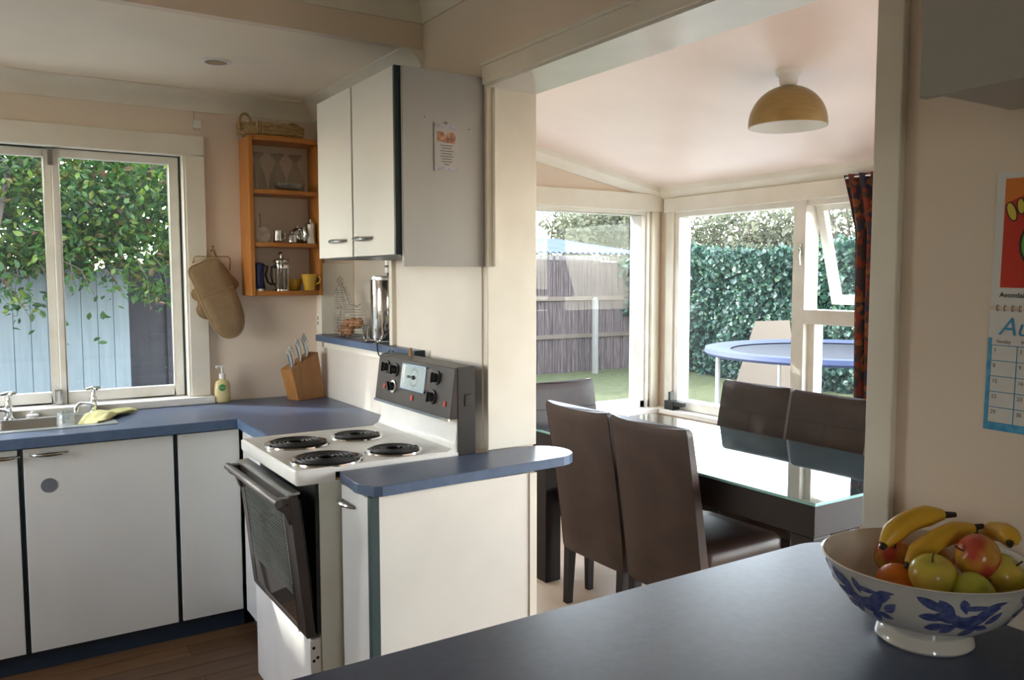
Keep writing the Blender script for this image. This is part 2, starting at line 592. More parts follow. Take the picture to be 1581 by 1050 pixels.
def leaves(n, sampler, size, jitter=0.4, fold=0.25, up=0.3, aspect=0.55):
    """n folded leaves as one MB-less mesh: returns verts, faces"""
    P = sampler(n)
    d = rng.normal(size=(n, 3))
    d[:, 2] -= up
    d /= np.linalg.norm(d, axis=1)[:, None]
    a = rng.normal(size=(n, 3))
    w = np.cross(d, a)
    w /= np.linalg.norm(w, axis=1)[:, None]
    nn = np.cross(d, w)
    L = size * (1 + jitter * (rng.random(n) * 2 - 1))[:, None]
    W = L * aspect * 0.5
    base = P
    tip = P + d * L
    m1 = P + d * L * 0.42
    lf = m1 + w * W + nn * W * fold
    rt = m1 - w * W + nn * W * fold
    m2 = P + d * L * 0.75
    l2 = m2 + w * W * 0.7 + nn * W * fold
    r2 = m2 - w * W * 0.7 + nn * W * fold
    V = np.stack([base, lf, l2, tip, r2, rt], axis=1).reshape(-1, 3)
    F = []
    for i in range(n):
        k = i * 6
        F.append((k, k + 1, k + 2, k + 3))
        F.append((k, k + 3, k + 4, k + 5))
    return V, F


def leaf_mesh(name, n, sampler, size, material, parent, **k):
    V, F = leaves(n, sampler, size, **k)
    me = bpy.data.meshes.new(name)
    og = ORG[parent.name]
    me.from_pydata((V - np.array(og)).tolist(), [], F)
    me.materials.append(MATS[material])
    o = bpy.data.objects.new(name, me)
    COL.objects.link(o)
    o.parent = parent
    ORG[o.name] = og
    o['kind'] = 'stuff'
    return o

# ================================================================== STRUCTURE
PX0, PX1 = 1.43, 1.62          # partition wall between kitchen and dining room
WY = 4.05                       # inner face of the window wall
DX = 3.745                      # inner face of the far dining wall
LOWC, HIGHC = 2.33, 2.60


def ceil_d(x):
    return 2.231 - 0.19 * (x - 2.771)


# floors
fl = struct('floor', box(-1.9, PX1, -2.4, WY, -0.06, -0.012), 'floor_gap')
yy, k = 1.05, 0
while yy < 3.56:
    for x0, x1 in ((-1.9, -0.35 + 0.5 * (k % 3)), (-0.347 + 0.5 * (k % 3), 1.42)):
        box(x0, x1, yy + 0.0015, yy + 0.0985, -0.012, 0.0).build('floor_plank', 'floor_wood' if random.random() < 0.6 else 'floor_wood_b', fl)
    yy += 0.1
    k += 1
box(-1.9, 1.42, -2.4, 1.05, -0.012, -0.001).build('floor_rear', 'floor_wood', fl)
struct('floor_dining', box(PX1, DX, -0.6, WY, -0.06, 0.0).box(PX0, PX1, 0.96, 2.39, -0.01, 0.001), 'vinyl')

# window wall (kitchen + dining)
w = MB()
KX0, KX1, KZ0, KZ1 = -1.02, 0.812, 0.925, 2.055
EX0, EX1, EZ0, EZ1 = 1.85, 3.665, 0.640, 1.925
w.box(-2.05, KX0, WY, 4.17, -0.4, 2.75).box(KX0, KX1, WY, 4.17, -0.4, KZ0).box(KX0, KX1, WY, 4.17, KZ1, 2.75)
w.box(KX1, EX0, WY, 4.17, -0.4, 2.75).box(EX0, EX1, WY, 4.17, -0.4, EZ0).box(EX0, EX1, WY, 4.17, EZ1, 2.75).box(EX1, DX + 0.12, WY, 4.17, -0.4, 2.75)
struct('wall_back', w, 'wall')
# partition
w = MB()
HY0, HY1, HZ0, HZ1 = 3.13, 3.93, 1.19, 1.64
w.box(PX0, PX1, 2.39, HY0, 0, 2.75).box(PX0, PX1, HY1, WY, 0, 2.75).box(PX0, PX1, HY0, HY1, 0, HZ0).box(PX0, PX1, HY0, HY1, HZ1, 2.75)
w.box(PX0, PX1, 0.96, 2.39, 2.116, 2.75).box(PX0, PX1, -2.4, 0.96, 0, 2.75)
pw = struct('wall_partition', w, 'wall')
box(PX1 - 0.035, PX1 - 0.02, HY0, HY1, HZ0, HZ1).build('hatch_back_panel', 'hatch_grey', pw)
box(PX1 - 0.042, PX1 - 0.035, 3.405, 3.415, HZ0, HZ1).build('panel_joint', 'trim', pw)
# painted panels on the kitchen face of the partition
box(PX0 - 0.006, PX0, 2.41, 3.08, 0.9, 1.56).build('splash_panel', 'wall_panel', pw)
box(PX0 - 0.004, PX0, 3.08, 4.045, 0.9, 1.175).build('splash_panel', 'wall_panel', pw)
# end post facing the camera
box(PX0 - 0.003, PX1 + 0.004, 2.376, 2.392, 0.9, 2.112).build('post_facing', 'trim', pw, bevel=0.003)
# far dining wall
RY0, RY1, RZ0, RZ1 = 2.05, 3.93, 0.645, 1.915
w = MB()
w.box(DX, DX + 0.12, -0.6, -0.15, -0.4, 2.4).box(DX, DX + 0.12, -0.15, 1.75, 2.0, 2.4).box(DX, DX + 0.12, -0.15, 1.75, -0.4, 0.02).box(DX, DX + 0.12, 1.75, RY0, -0.4, 2.4).box(DX, DX + 0.12, RY0, RY1, -0.4, RZ0).box(DX, DX + 0.12, RY0, RY1, RZ1, 2.4).box(DX, DX + 0.12, RY1, 4.17, -0.4, 2.4)
struct('wall_right', w, 'wall')
struct('wall_dining_front', box(PX1, DX + 0.12, -0.72, -0.6, -0.4, 2.75), 'wall')
# walls behind the camera, with the openings that light the room from there
w = MB()
w.box(-2.02, -1.9, -2.5, 2.33, -0.4, 2.75).box(-2.02, -1.9, 3.4, 4.17, -0.4, 2.75).box(-2.02, -1.9, 2.33, 3.4, -0.4, 0.93).box(-2.02, -1.9, 2.33, 3.4, 2.1, 2.75)
struct('wall_left', w, 'wall')
w = MB()
w.box(-2.02, -1.2, -2.52, -2.4, -0.4, 2.75).box(-0.75, 1.62, -2.52, -2.4, -0.4, 2.75).box(-1.2, -0.75, -2.52, -2.4, 2.05, 2.75).box(-1.2, -0.75, -2.52, -2.4, -0.4, 0.95)
struct('wall_front', w, 'wall')

# ceilings
struct('ceiling', box(-2.0, PX0, 2.8795, WY, LOWC, LOWC + 0.03), 'ceiling')
struct('ceiling_main', box(-2.0, PX1, -2.5, 2.88, HIGHC, HIGHC + 0.04), 'ceiling')
struct('trim_fascia', box(-2.0, PX0, 2.84, 2.88, LOWC - 0.002, HIGHC), 'wall')
c = MB()
c.prism([(PX1 - 0.02, ceil_d(PX1 - 0.02)), (DX + 0.05, ceil_d(DX + 0.05)), (DX + 0.05, ceil_d(DX + 0.05) + 0.04), (PX1 - 0.02, ceil_d(PX1 - 0.02) + 0.04)], -0.7, WY + 0.02, 'y')
struct('ceiling_dining', c, 'ceiling_dining')


def cove_profile(r, n=6, lip=0.006):
    """concave cove in (u, w): u out from the wall, w down from the ceiling (negative)"""
    pts = [(0, 0), (0, -r), (lip, -r)]
    for k in range(n + 1):
        a = PI / 2 * k / n
        pts.append((lip + (r - lip) * (1 - math.cos(a)), -r + (r - lip) * math.sin(a)))
    pts.append((r, 0))
    return pts


c = MB()
c.prism([(WY - u, LOWC + wz) for u, wz in cove_profile(0.085)], -1.9, PX0, 'x')
struct('trim_cove_back', c, 'trim', smooth=True, angle=30)
c = MB()
c.prism([(PX0 - u, LOWC + wz) for u, wz in cove_profile(0.085)], 2.84, WY, 'y')
struct('trim_cove_side', c, 'trim', smooth=True, angle=30)
c = MB()
c.prism([(2.84 - u, HIGHC + wz) for u, wz in cove_profile(0.18)], -1.9, PX0, 'x')
struct('trim_cornice_fascia', c, 'trim', smooth=True, angle=30)
c = MB()
c.prism([(PX0 - u, HIGHC + wz) for u, wz in cove_profile(0.18)], -2.4, 2.84, 'y')
struct('trim_cornice_side', c, 'trim', smooth=True, angle=30)
# opening trim: header architrave, soffit board, right jamb architrave
h = MB().box(PX0 - 0.014, PX0, 0.9, 2.39, 2.112, 2.185)
h.box(PX0 - 0.02, PX0, 0.9, 2.39, 2.170, 2.185)
struct('trim_header', h, 'trim', bevel=0.003)
struct('trim_soffit', box(PX0 - 0.004, PX1 + 0.004, 0.96, 2.39, 2.104, 2.1155), 'trim_gloss')
struct('trim_jamb', MB().box(PX0 - 0.016, PX0, 0.903, 0.958, 0, 2.112).box(PX0 - 0.002, PX1 + 0.004, 0.960, 0.966, 0, 2.104), 'trim', bevel=0.003)
# dining cornices: raked on the window wall, level on the far wall
c = MB()
for x0, x1 in ((PX1, DX),):
    z0, z1 = ceil_d(x0), ceil_d(x1)
    c.loft([[(x0, WY, z0 - 0.075), (x0, WY - 0.012, z0 - 0.075), (x0, WY - 0.05, z0 - 0.03), (x0, WY - 0.055, z0), (x0, WY, z0)],
            [(x1, WY, z1 - 0.075), (x1, WY - 0.012, z1 - 0.075), (x1, WY - 0.05, z1 - 0.03), (x1, WY - 0.055, z1), (x1, WY, z1)]])
struct('trim_rake', c, 'trim')
zc = ceil_d(DX)
c = MB().prism([(DX, zc - 0.06), (DX - 0.012, zc - 0.06), (DX - 0.05, zc - 0.02), (DX - 0.055, zc + 0.012), (DX, zc + 0.012)], -0.6, WY, 'y')
struct('trim_cornice_right', c, 'trim')
# skirting in the dining room
struct('baseboard_back', box(PX1, DX, WY - 0.015, WY, 0, 0.11), 'trim')
struct('baseboard_right', box(DX - 0.015, DX, -0.6, WY - 0.015, 0, 0.11), 'trim')

# ---------------------------------------------------------------- kitchen window
win = thing('window_1', 'white painted timber kitchen window above the sink', None, (-0.1, 4.1, KZ0))
win['kind'] = 'structure'
# architrave and sill
a = MB().box(KX0 - 0.09, KX1 + 0.09, 4.026, WY, 2.045, 2.132).box(KX1 + 0.004, KX1 + 0.09, 4.026, WY, 0.935, 2.045).box(KX0 - 0.09, KX0, 4.026, WY, 0.935, 2.045)
a.box(KX1 - 0.006, KX1 + 0.012, 4.032, 4.09, 0.935, 2.05).box(KX0, KX1, 4.032, 4.09, 2.04, 2.05)
a.build('architrave', 'trim', win, bevel=0.003)
box(KX0 - 0.1, KX1 + 0.1, 3.985, 4.16, 0.9005, 0.934).build('window_sill', 'sash_paint', win, bevel=0.004)
# fixed outer frame
f = MB().box(KX0, KX1, 4.09, 4.16, 2.042, 2.055).box(KX0, KX0 + 0.02, 4.09, 4.16, 0.934, 2.042).box(KX1 - 0.012, KX1, 4.09, 4.16, 0.934, 2.042)
f.build('window_frame', 'edge_dark', win)


def sash(x0, x1, z0, z1, y, sl=0.045, sr=0.045, top=0.034, bot=0.05, par=None, glass='pane'):
    d = 0.036
    s = MB().box(x0, x0 + sl, y, y + d, z0, z1).box(x1 - sr, x1, y, y + d, z0, z1).box(x0 + sl, x1 - sr, y, y + d, z1 - top, z1).box(x0 + sl, x1 - sr, y, y + d, z0, z0 + bot)
    o = s.build('sash', 'sash_paint', par, bevel=0.004)
    box(x0 + sl - 0.004, x1 - sr + 0.004, y + 0.018, y + 0.022, z0 + bot - 0.004, z1 - top + 0.004).build('pane', glass, o)
    return o


sash(0.286, 0.800, 0.936, 2.036, 4.095, sl=0.028, sr=0.042, par=win)
sash(-0.30, 0.286, 0.936, 2.036, 4.118, sl=0.045, sr=0.03, par=win)
sash(-1.0, -0.30, 0.936, 2.036, 4.095, par=win)
hw = MB().box(0.270, 0.290, 4.078, 4.097, 1.965, 2.035).box(0.274, 0.284, 4.068, 4.08, 1.975, 2.0)
hw.box(0.262, 0.288, 4.075, 4.097, 0.938, 1.0).cyl((0.275, 4.07, 0.945), (0.275, 4.07, 0.995), 0.006, seg=8)
hw.build('latch', 'steel', win)

# ---------------------------------------------------------------- dining windows
win = thing('window_2', 'large fixed dining window towards the brush fence', None, (2.75, 4.1, EZ0))
win['kind'] = 'structure'
a = MB().box(EX0 - 0.09, EX1 + 0.075, 4.02, WY, 1.905, 2.015).box(EX0 - 0.09, EX0 + 0.01, 4.03, WY, 0.66, 1.905).box(EX1 - 0.01, EX1 + 0.05, 4.03, WY, 0.64, 1.905)
a.build('architrave', 'trim', win, bevel=0.003)
box(EX0 - 0.1, DX, 3.965, 4.16, 0.612, 0.642).build('window_sill', 'sash_paint', win, bevel=0.004)
f = MB().box(EX0, EX1, 4.05, 4.16, 1.88, 1.925).box(EX0, EX0 + 0.04, 4.05, 4.16, 0.642, 1.88).box(EX1 - 0.085, EX1, 4.05, 4.16, 0.642, 1.88).box(EX0, EX1, 4.05, 4.16, 0.642, 0.69)
f.box(EX1 - 0.05, EX1 - 0.03, 4.035, 4.06, 0.642, 1.90)
f.build('window_frame', 'sash_paint', win, bevel=0.003)
box(EX0 + 0.035, EX1 - 0.08, 4.11, 4.115, 0.685, 1.885).build('pane', 'pane_dining', win)

win = thing('window_3', 'dining window with fixed light and open top-hung vent', None, (3.8, 3.0, RZ0))
win['kind'] = 'structure'
a = MB().box(DX - 0.028, DX, RY0 - 0.08, RY1 + 0.065, 1.895, 1.985).box(DX - 0.02, DX, RY1 - 0.01, RY1 + 0.05, 0.64, 1.895).box(DX - 0.02, DX, RY0 - 0.08, RY0 + 0.01, 0.64, 1.895)
a.build('architrave', 'trim', win, bevel=0.003)
box(DX - 0.08, DX + 0.11, RY0 - 0.1, 3.965, 0.612, 0.642).build('window_sill', 'sash_paint', win, bevel=0.004)
x0, x1 = DX, DX + 0.10
f = MB().box(x0, x1, RY0, RY1, 1.865, 1.915).box(x0, x1, RY1 - 0.05, RY1, 0.642, 1.865).box(x0, x1, RY0, RY0 + 0.04, 0.642, 1.865).box(x0, x1, RY0, RY1, 0.642, 0.70)
f.build('window_frame', 'sash_paint', win, bevel=0.003)
box(DX - 0.012, x1, 2.915, 2.995, 0.66, 1.90).build('mullion', 'sash_paint', win, bevel=0.003)
box(DX - 0.016, x1, RY0, 2.915, 1.233, 1.31).build('transom', 'sash_paint', win, bevel=0.003)
box(DX + 0.06, DX + 0.065, 2.99, RY1 - 0.045, 0.695, 1.87).build('pane', 'pane_dining', win)
box(DX + 0.06, DX + 0.065, RY0 + 0.035, 2.88, 0.695, 1.24).build('pane', 'pane_dining', win)
box(DX + 0.03, x1, 2.875, 2.915, 0.66, 1.24).build('bead', 'sash_paint', win)
# vent sash hung at the top, pushed open
T = Matrix.Translation((DX + 0.075, 0, 1.875)) @ Matrix.Rotation(math.radians(-17), 4, 'Y')
s = MB()
h_ = 0.56
s.box(-0.018, 0.018, RY0 + 0.045, RY0 + 0.09, -h_, 0, T).box(-0.018, 0.018, 2.865, 2.912, -h_, 0, T)
s.box(-0.018, 0.018, RY0 + 0.09, 2.865, -0.035, 0, T).box(-0.018, 0.018, RY0 + 0.09, 2.865, -h_, -h_ + 0.045, T)
vs_ = s.build('vent_sash', 'sash_paint', win, bevel=0.003)
MB().box(-0.002, 0.002, RY0 + 0.085, 2.87, -h_ + 0.04, -0.03, T).build('pane', 'pane_dining', vs_)
st = MB().tube([(DX + 0.0, 2.60, 1.325), (DX + 0.03, 2.60, 1.345), (DX + 0.10, 2.62, 1.345), (DX + 0.2, 2.64, 1.34)], 0.005, 6)
st.cyl((DX + 0.0, 2.60, 1.31), (DX + 0.0, 2.60, 1.335), 0.008, seg=8).cyl((DX + 0.0, 2.55, 1.31), (DX + 0.0, 2.55, 1.33), 0.006, seg=8)
st.build('casement_stay', 'steel', win)
st = MB().box(DX - 0.022, DX - 0.012, 2.935, 2.95, 1.60, 1.66).tube([(DX - 0.02, 2.94, 1.63), (DX - 0.035, 2.935, 1.60), (DX - 0.035, 2.93, 1.55)], 0.005, 6)
st.build('latch', 'steel', win)

# windows of the unseen walls (light comes through them)
win = thing('window_4', 'glazed garden door of the dining room, hidden by the wall', None, (3.8, 0.85, 0.0))
win['kind'] = 'structure'
MB().box(DX, DX + 0.1, -0.15, 1.75, 1.95, 2.0).box(DX, DX + 0.1, -0.15, -0.09, 0.1, 1.95).box(DX, DX + 0.1, 1.69, 1.75, 0.1, 1.95).box(DX, DX + 0.1, 0.77, 0.83, 0.1, 1.95).box(DX, DX + 0.1, -0.15, 1.75, 0.02, 0.1).build('window_frame', 'sash_paint', win)
win = thing('window_5', 'side window of the kitchen, left of the view', None, (-1.96, 2.86, 0.93))
win['kind'] = 'structure'
MB().box(-2.0, -1.93, 2.33, 3.4, 0.93, 0.98).box(-2.0, -1.93, 2.33, 3.4, 2.05, 2.1).box(-2.0, -1.93, 2.33, 2.38, 0.98, 2.05).box(-2.0, -1.93, 3.35, 3.4, 0.98, 2.05).build('window_frame', 'sash_paint', win)
# unseen wall added left of the camera to shade the right foreground
struct('wall_light_block', box(-1.9, -0.45, 2.2, 2.3, 0.0, 2.6), 'wall')
# tall unseen wall added beyond that window to block direct sun
struct('wall_sun_block', box(-6.4, -6.1, 3.6, 9.6, -0.4, 5.2), 'house_wall')

# ================================================================== KITCHEN UNITS
def bow_handle(mb, p, ax, half, out, r=0.0068):
    """flattened bow handle centred at p on a face; ax along, out outward"""
    p, ax, out = Vector(p), Vector(ax), Vector(out)
    pts = []
    for k in range(13):
        t = -1 + 2 * k / 12
        pts.append(p + ax * half * t + out * (0.024 * (1 - abs(t) ** 3.0) + 0.001))
    rr = [r * (0.75 + 0.45 * (1 - abs(-1 + 2 * k / 12))) for k in range(13)]
    return mb.tube(pts, rr, 8)


FY = 3.52


def base_unit(label, x0, x1, handle_x, sticker=None):
    t = thing('base_cabinet', label, 'cabinet', ((x0 + x1) / 2, 3.79, 0), 'sink run cabinets')
    box(x0 + 0.001, x1 - 0.001, FY + 0.02, 4.04, 0.075, 0.69 if x0 < 0.6 else 0.858).build('body', 'edge_dark', t)
    if x0 < 0.6:
        box(x0 + 0.001, x1 - 0.001, FY + 0.02, FY + 0.04, 0.69, 0.858).build('rail', 'edge_dark', t)
    box(x0, x1, 3.545, 3.56, 0, 0.074).build('toe_kick', 'toe_blue', t)
    d = box(x0 + 0.009, x1 - 0.009, FY, FY + 0.018, 0.078, 0.852).build('door', 'cabinet_white', t, bevel=0.0015)
    if handle_x is not None:
        bow_handle(MB(), (handle_x, FY, 0.828), (1, 0, 0), 0.062, (0, -1, 0)).build('handle', 'steel', d, smooth=True)
    if sticker:
        s = MB().lathe([(0.0275, 0), (0.0275, 0.0015)], seg=28, M=Matrix.Translation((sticker[0], FY - 0.0002, sticker[1])) @ Matrix.Rotation(PI / 2, 4, 'X'))
        s.build('round_sticker', 'sticker_grey', d)
    return t


mat('sticker_grey', (0.15, 0.16, 0.18), 0.5)
base_unit('white sink cabinet cut off by the left edge of the picture', -0.46, 0.105, 0.04)
base_unit('wide white cabinet door with grey round sticker under the sink', 0.105, 0.645, 0.198, (0.194, 0.708))
base_unit('narrow white cabinet without handle next to the oven', 0.645, 0.905, None)
base_unit('white sink cabinet further left of the picture edge', -1.06, -0.46, -0.52)
t = thing('base_cabinet', 'low corner cabinet hidden between sink run and stove', 'cabinet', (1.15, 3.27, 0))
box(0.925, 1.415, 2.995, 3.525, 0.075, 0.858).build('body', 'cabinet_end', t)
box(0.906, 0.924, 2.998, 3.50, 0.078, 0.852).build('door', 'cabinet_white', t)
box(0.94, 0.955, 2.995, 3.52, 0, 0.074).build('toe_kick', 'toe_blue', t)

# L-shaped worktop with sink cut-out
wt = thing('worktop', 'slate blue laminate worktop running under the kitchen window', 'worktop', (0.2, 3.75, 0.86))
SX0, SX1, SY0, SY1 = -0.42, 0.40, 3.665, 3.965
B = MB().box(-1.89, SX0, 3.488, 4.045, 0.862, 0.90).box(SX1, 1.423, 3.488, 4.045, 0.862, 0.90)
B.box(SX0, SX1, 3.488, SY0, 0.862, 0.90).box(SX0, SX1, SY1, 4.045, 0.862, 0.90)
B.box(0.885, 1.423, 3.052, 3.488, 0.862, 0.90)
B.build('slab', 'bench', wt)
MB().box(-1.89, 0.883, 3.484, 3.4885, 0.862, 0.8985).box(0.881, 0.8855, 3.052, 3.488, 0.862, 0.8985).build('edging', 'bench_edge', wt)
box(0.886, 1.32, 3.0495, 3.0525, 0.864, 0.899).build('raw_edge', 'chipboard', wt)

# sink: one pressed steel top with two bowls' worth of rim; the visible bowl is modelled
sk = thing('sink', 'stainless steel sink set into the blue worktop', 'sink', (0.0, 3.8, 0.9))
fr = MB()
zt = 0.9035
bx0, bx1, by0, by1 = 0.03, 0.392, 3.675, 3.955
cx0, cx1 = -0.40, -0.03
fr.box(-0.46, 0.452, 3.628, by0, 0.9005, zt).box(-0.46, 0.452, by1, 4.0, 0.9005, zt).box(bx1, 0.452, by0, by1, 0.9005, zt).box(cx1, bx0, by0, by1, 0.9005, zt).box(-0.46, cx0, by0, by1, 0.9005, zt)
fr.build('rim', 'steel_brushed', sk)
for a0, a1 in ((bx0, bx1), (cx0, cx1)):
    rings = [rrect(a0 - 0.004, a1 + 0.004, by0 - 0.004, by1 + 0.004, 0.05, zt + 0.0005), rrect(a0 + 0.006, a1 - 0.006, by0 + 0.006, by1 - 0.006, 0.05, 0.895),
             rrect(a0 + 0.012, a1 - 0.012, by0 + 0.012, by1 - 0.012, 0.05, 0.805), rrect(a0 + 0.04, a1 - 0.04, by0 + 0.04, by1 - 0.04, 0.04, 0.785)]
    MB().loft(rings, False, True).build('bowl', 'steel_brushed', sk, smooth=True, angle=60)
    MB().lathe([(0.03, 0), (0.03, 0.003), (0.01, 0.004)], ((a0 + a1) / 2, 3.815, 0.785), 16).build('waste', 'chrome', sk, smooth=True)


def pillar_tap(x, y, label):
    t = thing('tap', label, 'tap', (x, y, 0.9035))
    z = 0.9036
    MB().lathe([(0.024, 0), (0.024, 0.006), (0.016, 0.012), (0.014, 0.045), (0.016, 0.06), (0.012, 0.075), (0.011, 0.088)], (x, y, z), 16).build('body', 'chrome', t, smooth=True)
    pts = [(x, y, z + 0.03), (x - 0.02, y - 0.025, z + 0.043), (x - 0.045, y - 0.055, z + 0.052), (x - 0.065, y - 0.08, z + 0.05), (x - 0.075, y - 0.092, z + 0.036), (x - 0.077, y - 0.094, z + 0.022)]
    MB().tube(pts, [0.012, 0.011, 0.010, 0.010, 0.009, 0.009], 10).build('spout', 'chrome', t, smooth=True)
    hd = MB().cyl((x, y, z + 0.086), (x, y, z + 0.104), 0.009, 0.011, 12)
    for a in (0.4, 0.4 + PI / 2):
        c_, s_ = math.cos(a) * 0.03, math.sin(a) * 0.03
        hd.tube([(x - c_, y - s_, z + 0.104), (x, y, z + 0.108), (x + c_, y + s_, z + 0.104)], [0.006, 0.008, 0.006], 8)
    hd.build('handle', 'chrome', t, smooth=True)


pillar_tap(0.40, 3.972, 'chrome pillar tap beside the yellow cloth')
pillar_tap(0.085, 3.972, 'chrome pillar tap at the left picture edge')
t = thing('sink_plug', 'pale plug resting on the back rim of the sink', 'plug', (0.17, 3.975, 0.9036))
MB().lathe([(0.024, 0), (0.024, 0.01), (0.02, 0.014), (0.008, 0.016), (0.006, 0.024), (0.002, 0.026)], (0.17, 3.975, 0.9036), 18).build('stopper', 'plastic_white', t, smooth=True)
# upturned tumbler in the sink
t = thing('tumbler', 'ribbed clear drinking glass upside down in the sink', 'glass', (0.275, 3.76, 0.7852))
z = 0.7852
ring = []
for R, zz in ((0.036, 0.0), (0.034, 0.06), (0.030, 0.155), (0.027, 0.158)):
    ring.append([(0.275 + R * (1 + 0.03 * (i % 2)) * math.cos(2 * PI * i / 28), 3.76 + R * (1 + 0.03 * (i % 2)) * math.sin(2 * PI * i / 28), z + zz) for i in range(28)])
MB().loft(ring, False, True).build('glass_body', 'tumbler_glass', t, smooth=True, angle=25)
MB().lathe([(0.030, 0.1585), (0.030, 0.164), (0.026, 0.165)], (0.275, 3.76, z), 24).build('glass_base', 'tumbler_glass', t, smooth=True)

# draped yellow cloth
g = MB()
nx, ny = 16, 9
def cloth_pt(u, v, off):
    # path runs from inside the sink over the rim to the bench
    path = [(0.335, 3.71, 0.862), (0.365, 3.74, 0.905), (0.395, 3.78, 0.925), (0.43, 3.83, 0.922), (0.47, 3.87, 0.912), (0.51, 3.90, 0.915), (0.545, 3.925, 0.912)]
    s_ = u * (len(path) - 1)
    i = min(int(s_), len(path) - 2)
    q = Vector(path[i]).lerp(Vector(path[i + 1]), s_ - i)
    side = Vector((-0.62, 0.78, 0))
    wd = 0.055 + 0.012 * math.sin(5 * u) - 0.012 * (u > 0.9)
    z = 0.007 * math.sin(9 * v + 6 * u) * (0.3 + abs(v)) - 0.008 * v * v
    p = q + side * (v * wd) + Vector((0, 0, z + off))
    p.z = max(p.z, (0.9045 if p.x > 0.375 else 0.84) + max(off, 0) + 0.001)
    return p
rings = []
for i in range(nx + 1):
    u = i / nx
    top = [cloth_pt(u, -1 + 2 * j / ny, 0.006) for j in range(ny + 1)]
    bot = [cloth_pt(u, -1 + 2 * j / ny, 0.0) for j in range(ny, -1, -1)]
    rings.append(top + bot)
g.loft(rings)
tag(g.build('dish_cloth', 'cloth_yellow', smooth=True, angle=60), 'crumpled yellow dish cloth draped over the sink rim', 'cloth')

# soap bottle
sx, sy, z = 0.948, 4.0, 0.9005
t = thing('soap_bottle', 'pump bottle of pale yellow hand soap beside the window', 'soap bottle', (sx, sy, z))
rings = []
for k, (a, b_, zz) in enumerate(((0.030, 0.016, 0), (0.035, 0.02, 0.006), (0.037, 0.021, 0.04), (0.036, 0.021, 0.075), (0.03, 0.018, 0.098), (0.016, 0.014, 0.108), (0.013, 0.013, 0.112))):
    rings.append([(sx + a * math.cos(2 * PI * i / 24), sy + b_ * math.sin(2 * PI * i / 24), z + zz) for i in range(24)])
MB().loft(rings).build('bottle', 'soap_yellow', t, smooth=True, angle=60)
pm = MB().lathe([(0.0145, 0.112), (0.0145, 0.134), (0.010, 0.137), (0.0045, 0.138), (0.0045, 0.166)], (sx, sy, z), 16)
pm.box(sx - 0.022, sx + 0.013, sy - 0.007, sy + 0.007, z + 0.166, z + 0.175).box(sx - 0.027, sx - 0.02, sy - 0.005, sy + 0.005, z + 0.161, z + 0.174)
pm.build('pump', 'plastic_white', t, smooth=True)
M_ = Matrix.Translation((sx - 0.006, sy - 0.0222, z + 0.072)) @ Matrix.Rotation(PI / 2, 4, 'X')
lb = MB().lathe([(0.016, 0), (0.016, 0.0015)], seg=24, M=M_).build('emblem', 'label_green', t)
text_obj('Dettol', 0.010, frame_on_y(sx - 0.006, sy - 0.0238, z + 0.0685), 'paper', 'lettering', lb, align='CENTER')

# oven mitts on a wire rail
t = thing('mitt_rail', 'bent wire rail holding oven mitts on the wall', 'rail', (0.92, 4.045, 1.57))
MB().tube([(0.838, 4.046, 1.535), (0.838, 4.02, 1.56), (0.84, 4.01, 1.575), (0.85, 4.008, 1.583), (0.99, 4.008, 1.583), (1.0, 4.01, 1.575), (1.004, 4.02, 1.555), (1.006, 4.046, 1.52)], 0.003, 6).build('wire', 'wicker', t, smooth=True)
MB().tube([(0.925, 4.047, 1.61), (0.925, 4.03, 1.612), (0.925, 4.018, 1.618), (0.926, 4.014, 1.632)], 0.003, 6).build('hook', 'stem', t, smooth=True)


def mitt(label, out, y, th, seam):
    """outline in (x, z); puffed slab"""
    cx = sum(p[0] for p in out) / len(out)
    cz = sum(p[1] for p in out) / len(out)
    t = thing('oven_mitt', label, 'oven mitt', (cx, y, min(p[1] for p in out)), 'oven mitts on the wall rail')
    # smooth the outline
    pts = out
    for _ in range(2):
        q = []
        for i in range(len(pts)):
            a, b_ = pts[i], pts[(i + 1) % len(pts)]
            q += [(a[0] * .75 + b_[0] * .25, a[1] * .75 + b_[1] * .25), (a[0] * .25 + b_[0] * .75, a[1] * .25 + b_[1] * .75)]
        pts = q
    def ring(k, yy):
        return [(cx + (p[0] - cx) * k, yy, cz + (p[1] - cz) * k) for p in pts]
    MB().loft([ring(0.55, y + th * 0.5), ring(0.9, y + th * 0.42), ring(1.0, y), ring(0.9, y - th * 0.42), ring(0.55, y - th * 0.55)]).build('padding', 'mitt', t, smooth=True, angle=70)
    MB().tube(ring(1.0, y), 0.004, 6, True).build('piping', 'mitt_piping', t, smooth=True)
    if seam:
        MB().tube([(seam[0][0], y - th * 0.5, seam[0][1]), ((seam[0][0] + seam[1][0]) / 2, y - th * 0.56, (seam[0][1] + seam[1][1]) / 2), (seam[1][0], y - th * 0.5, seam[1][1])], 0.0025, 6).build('seam', 'mitt_piping', t, smooth=True)
    return t


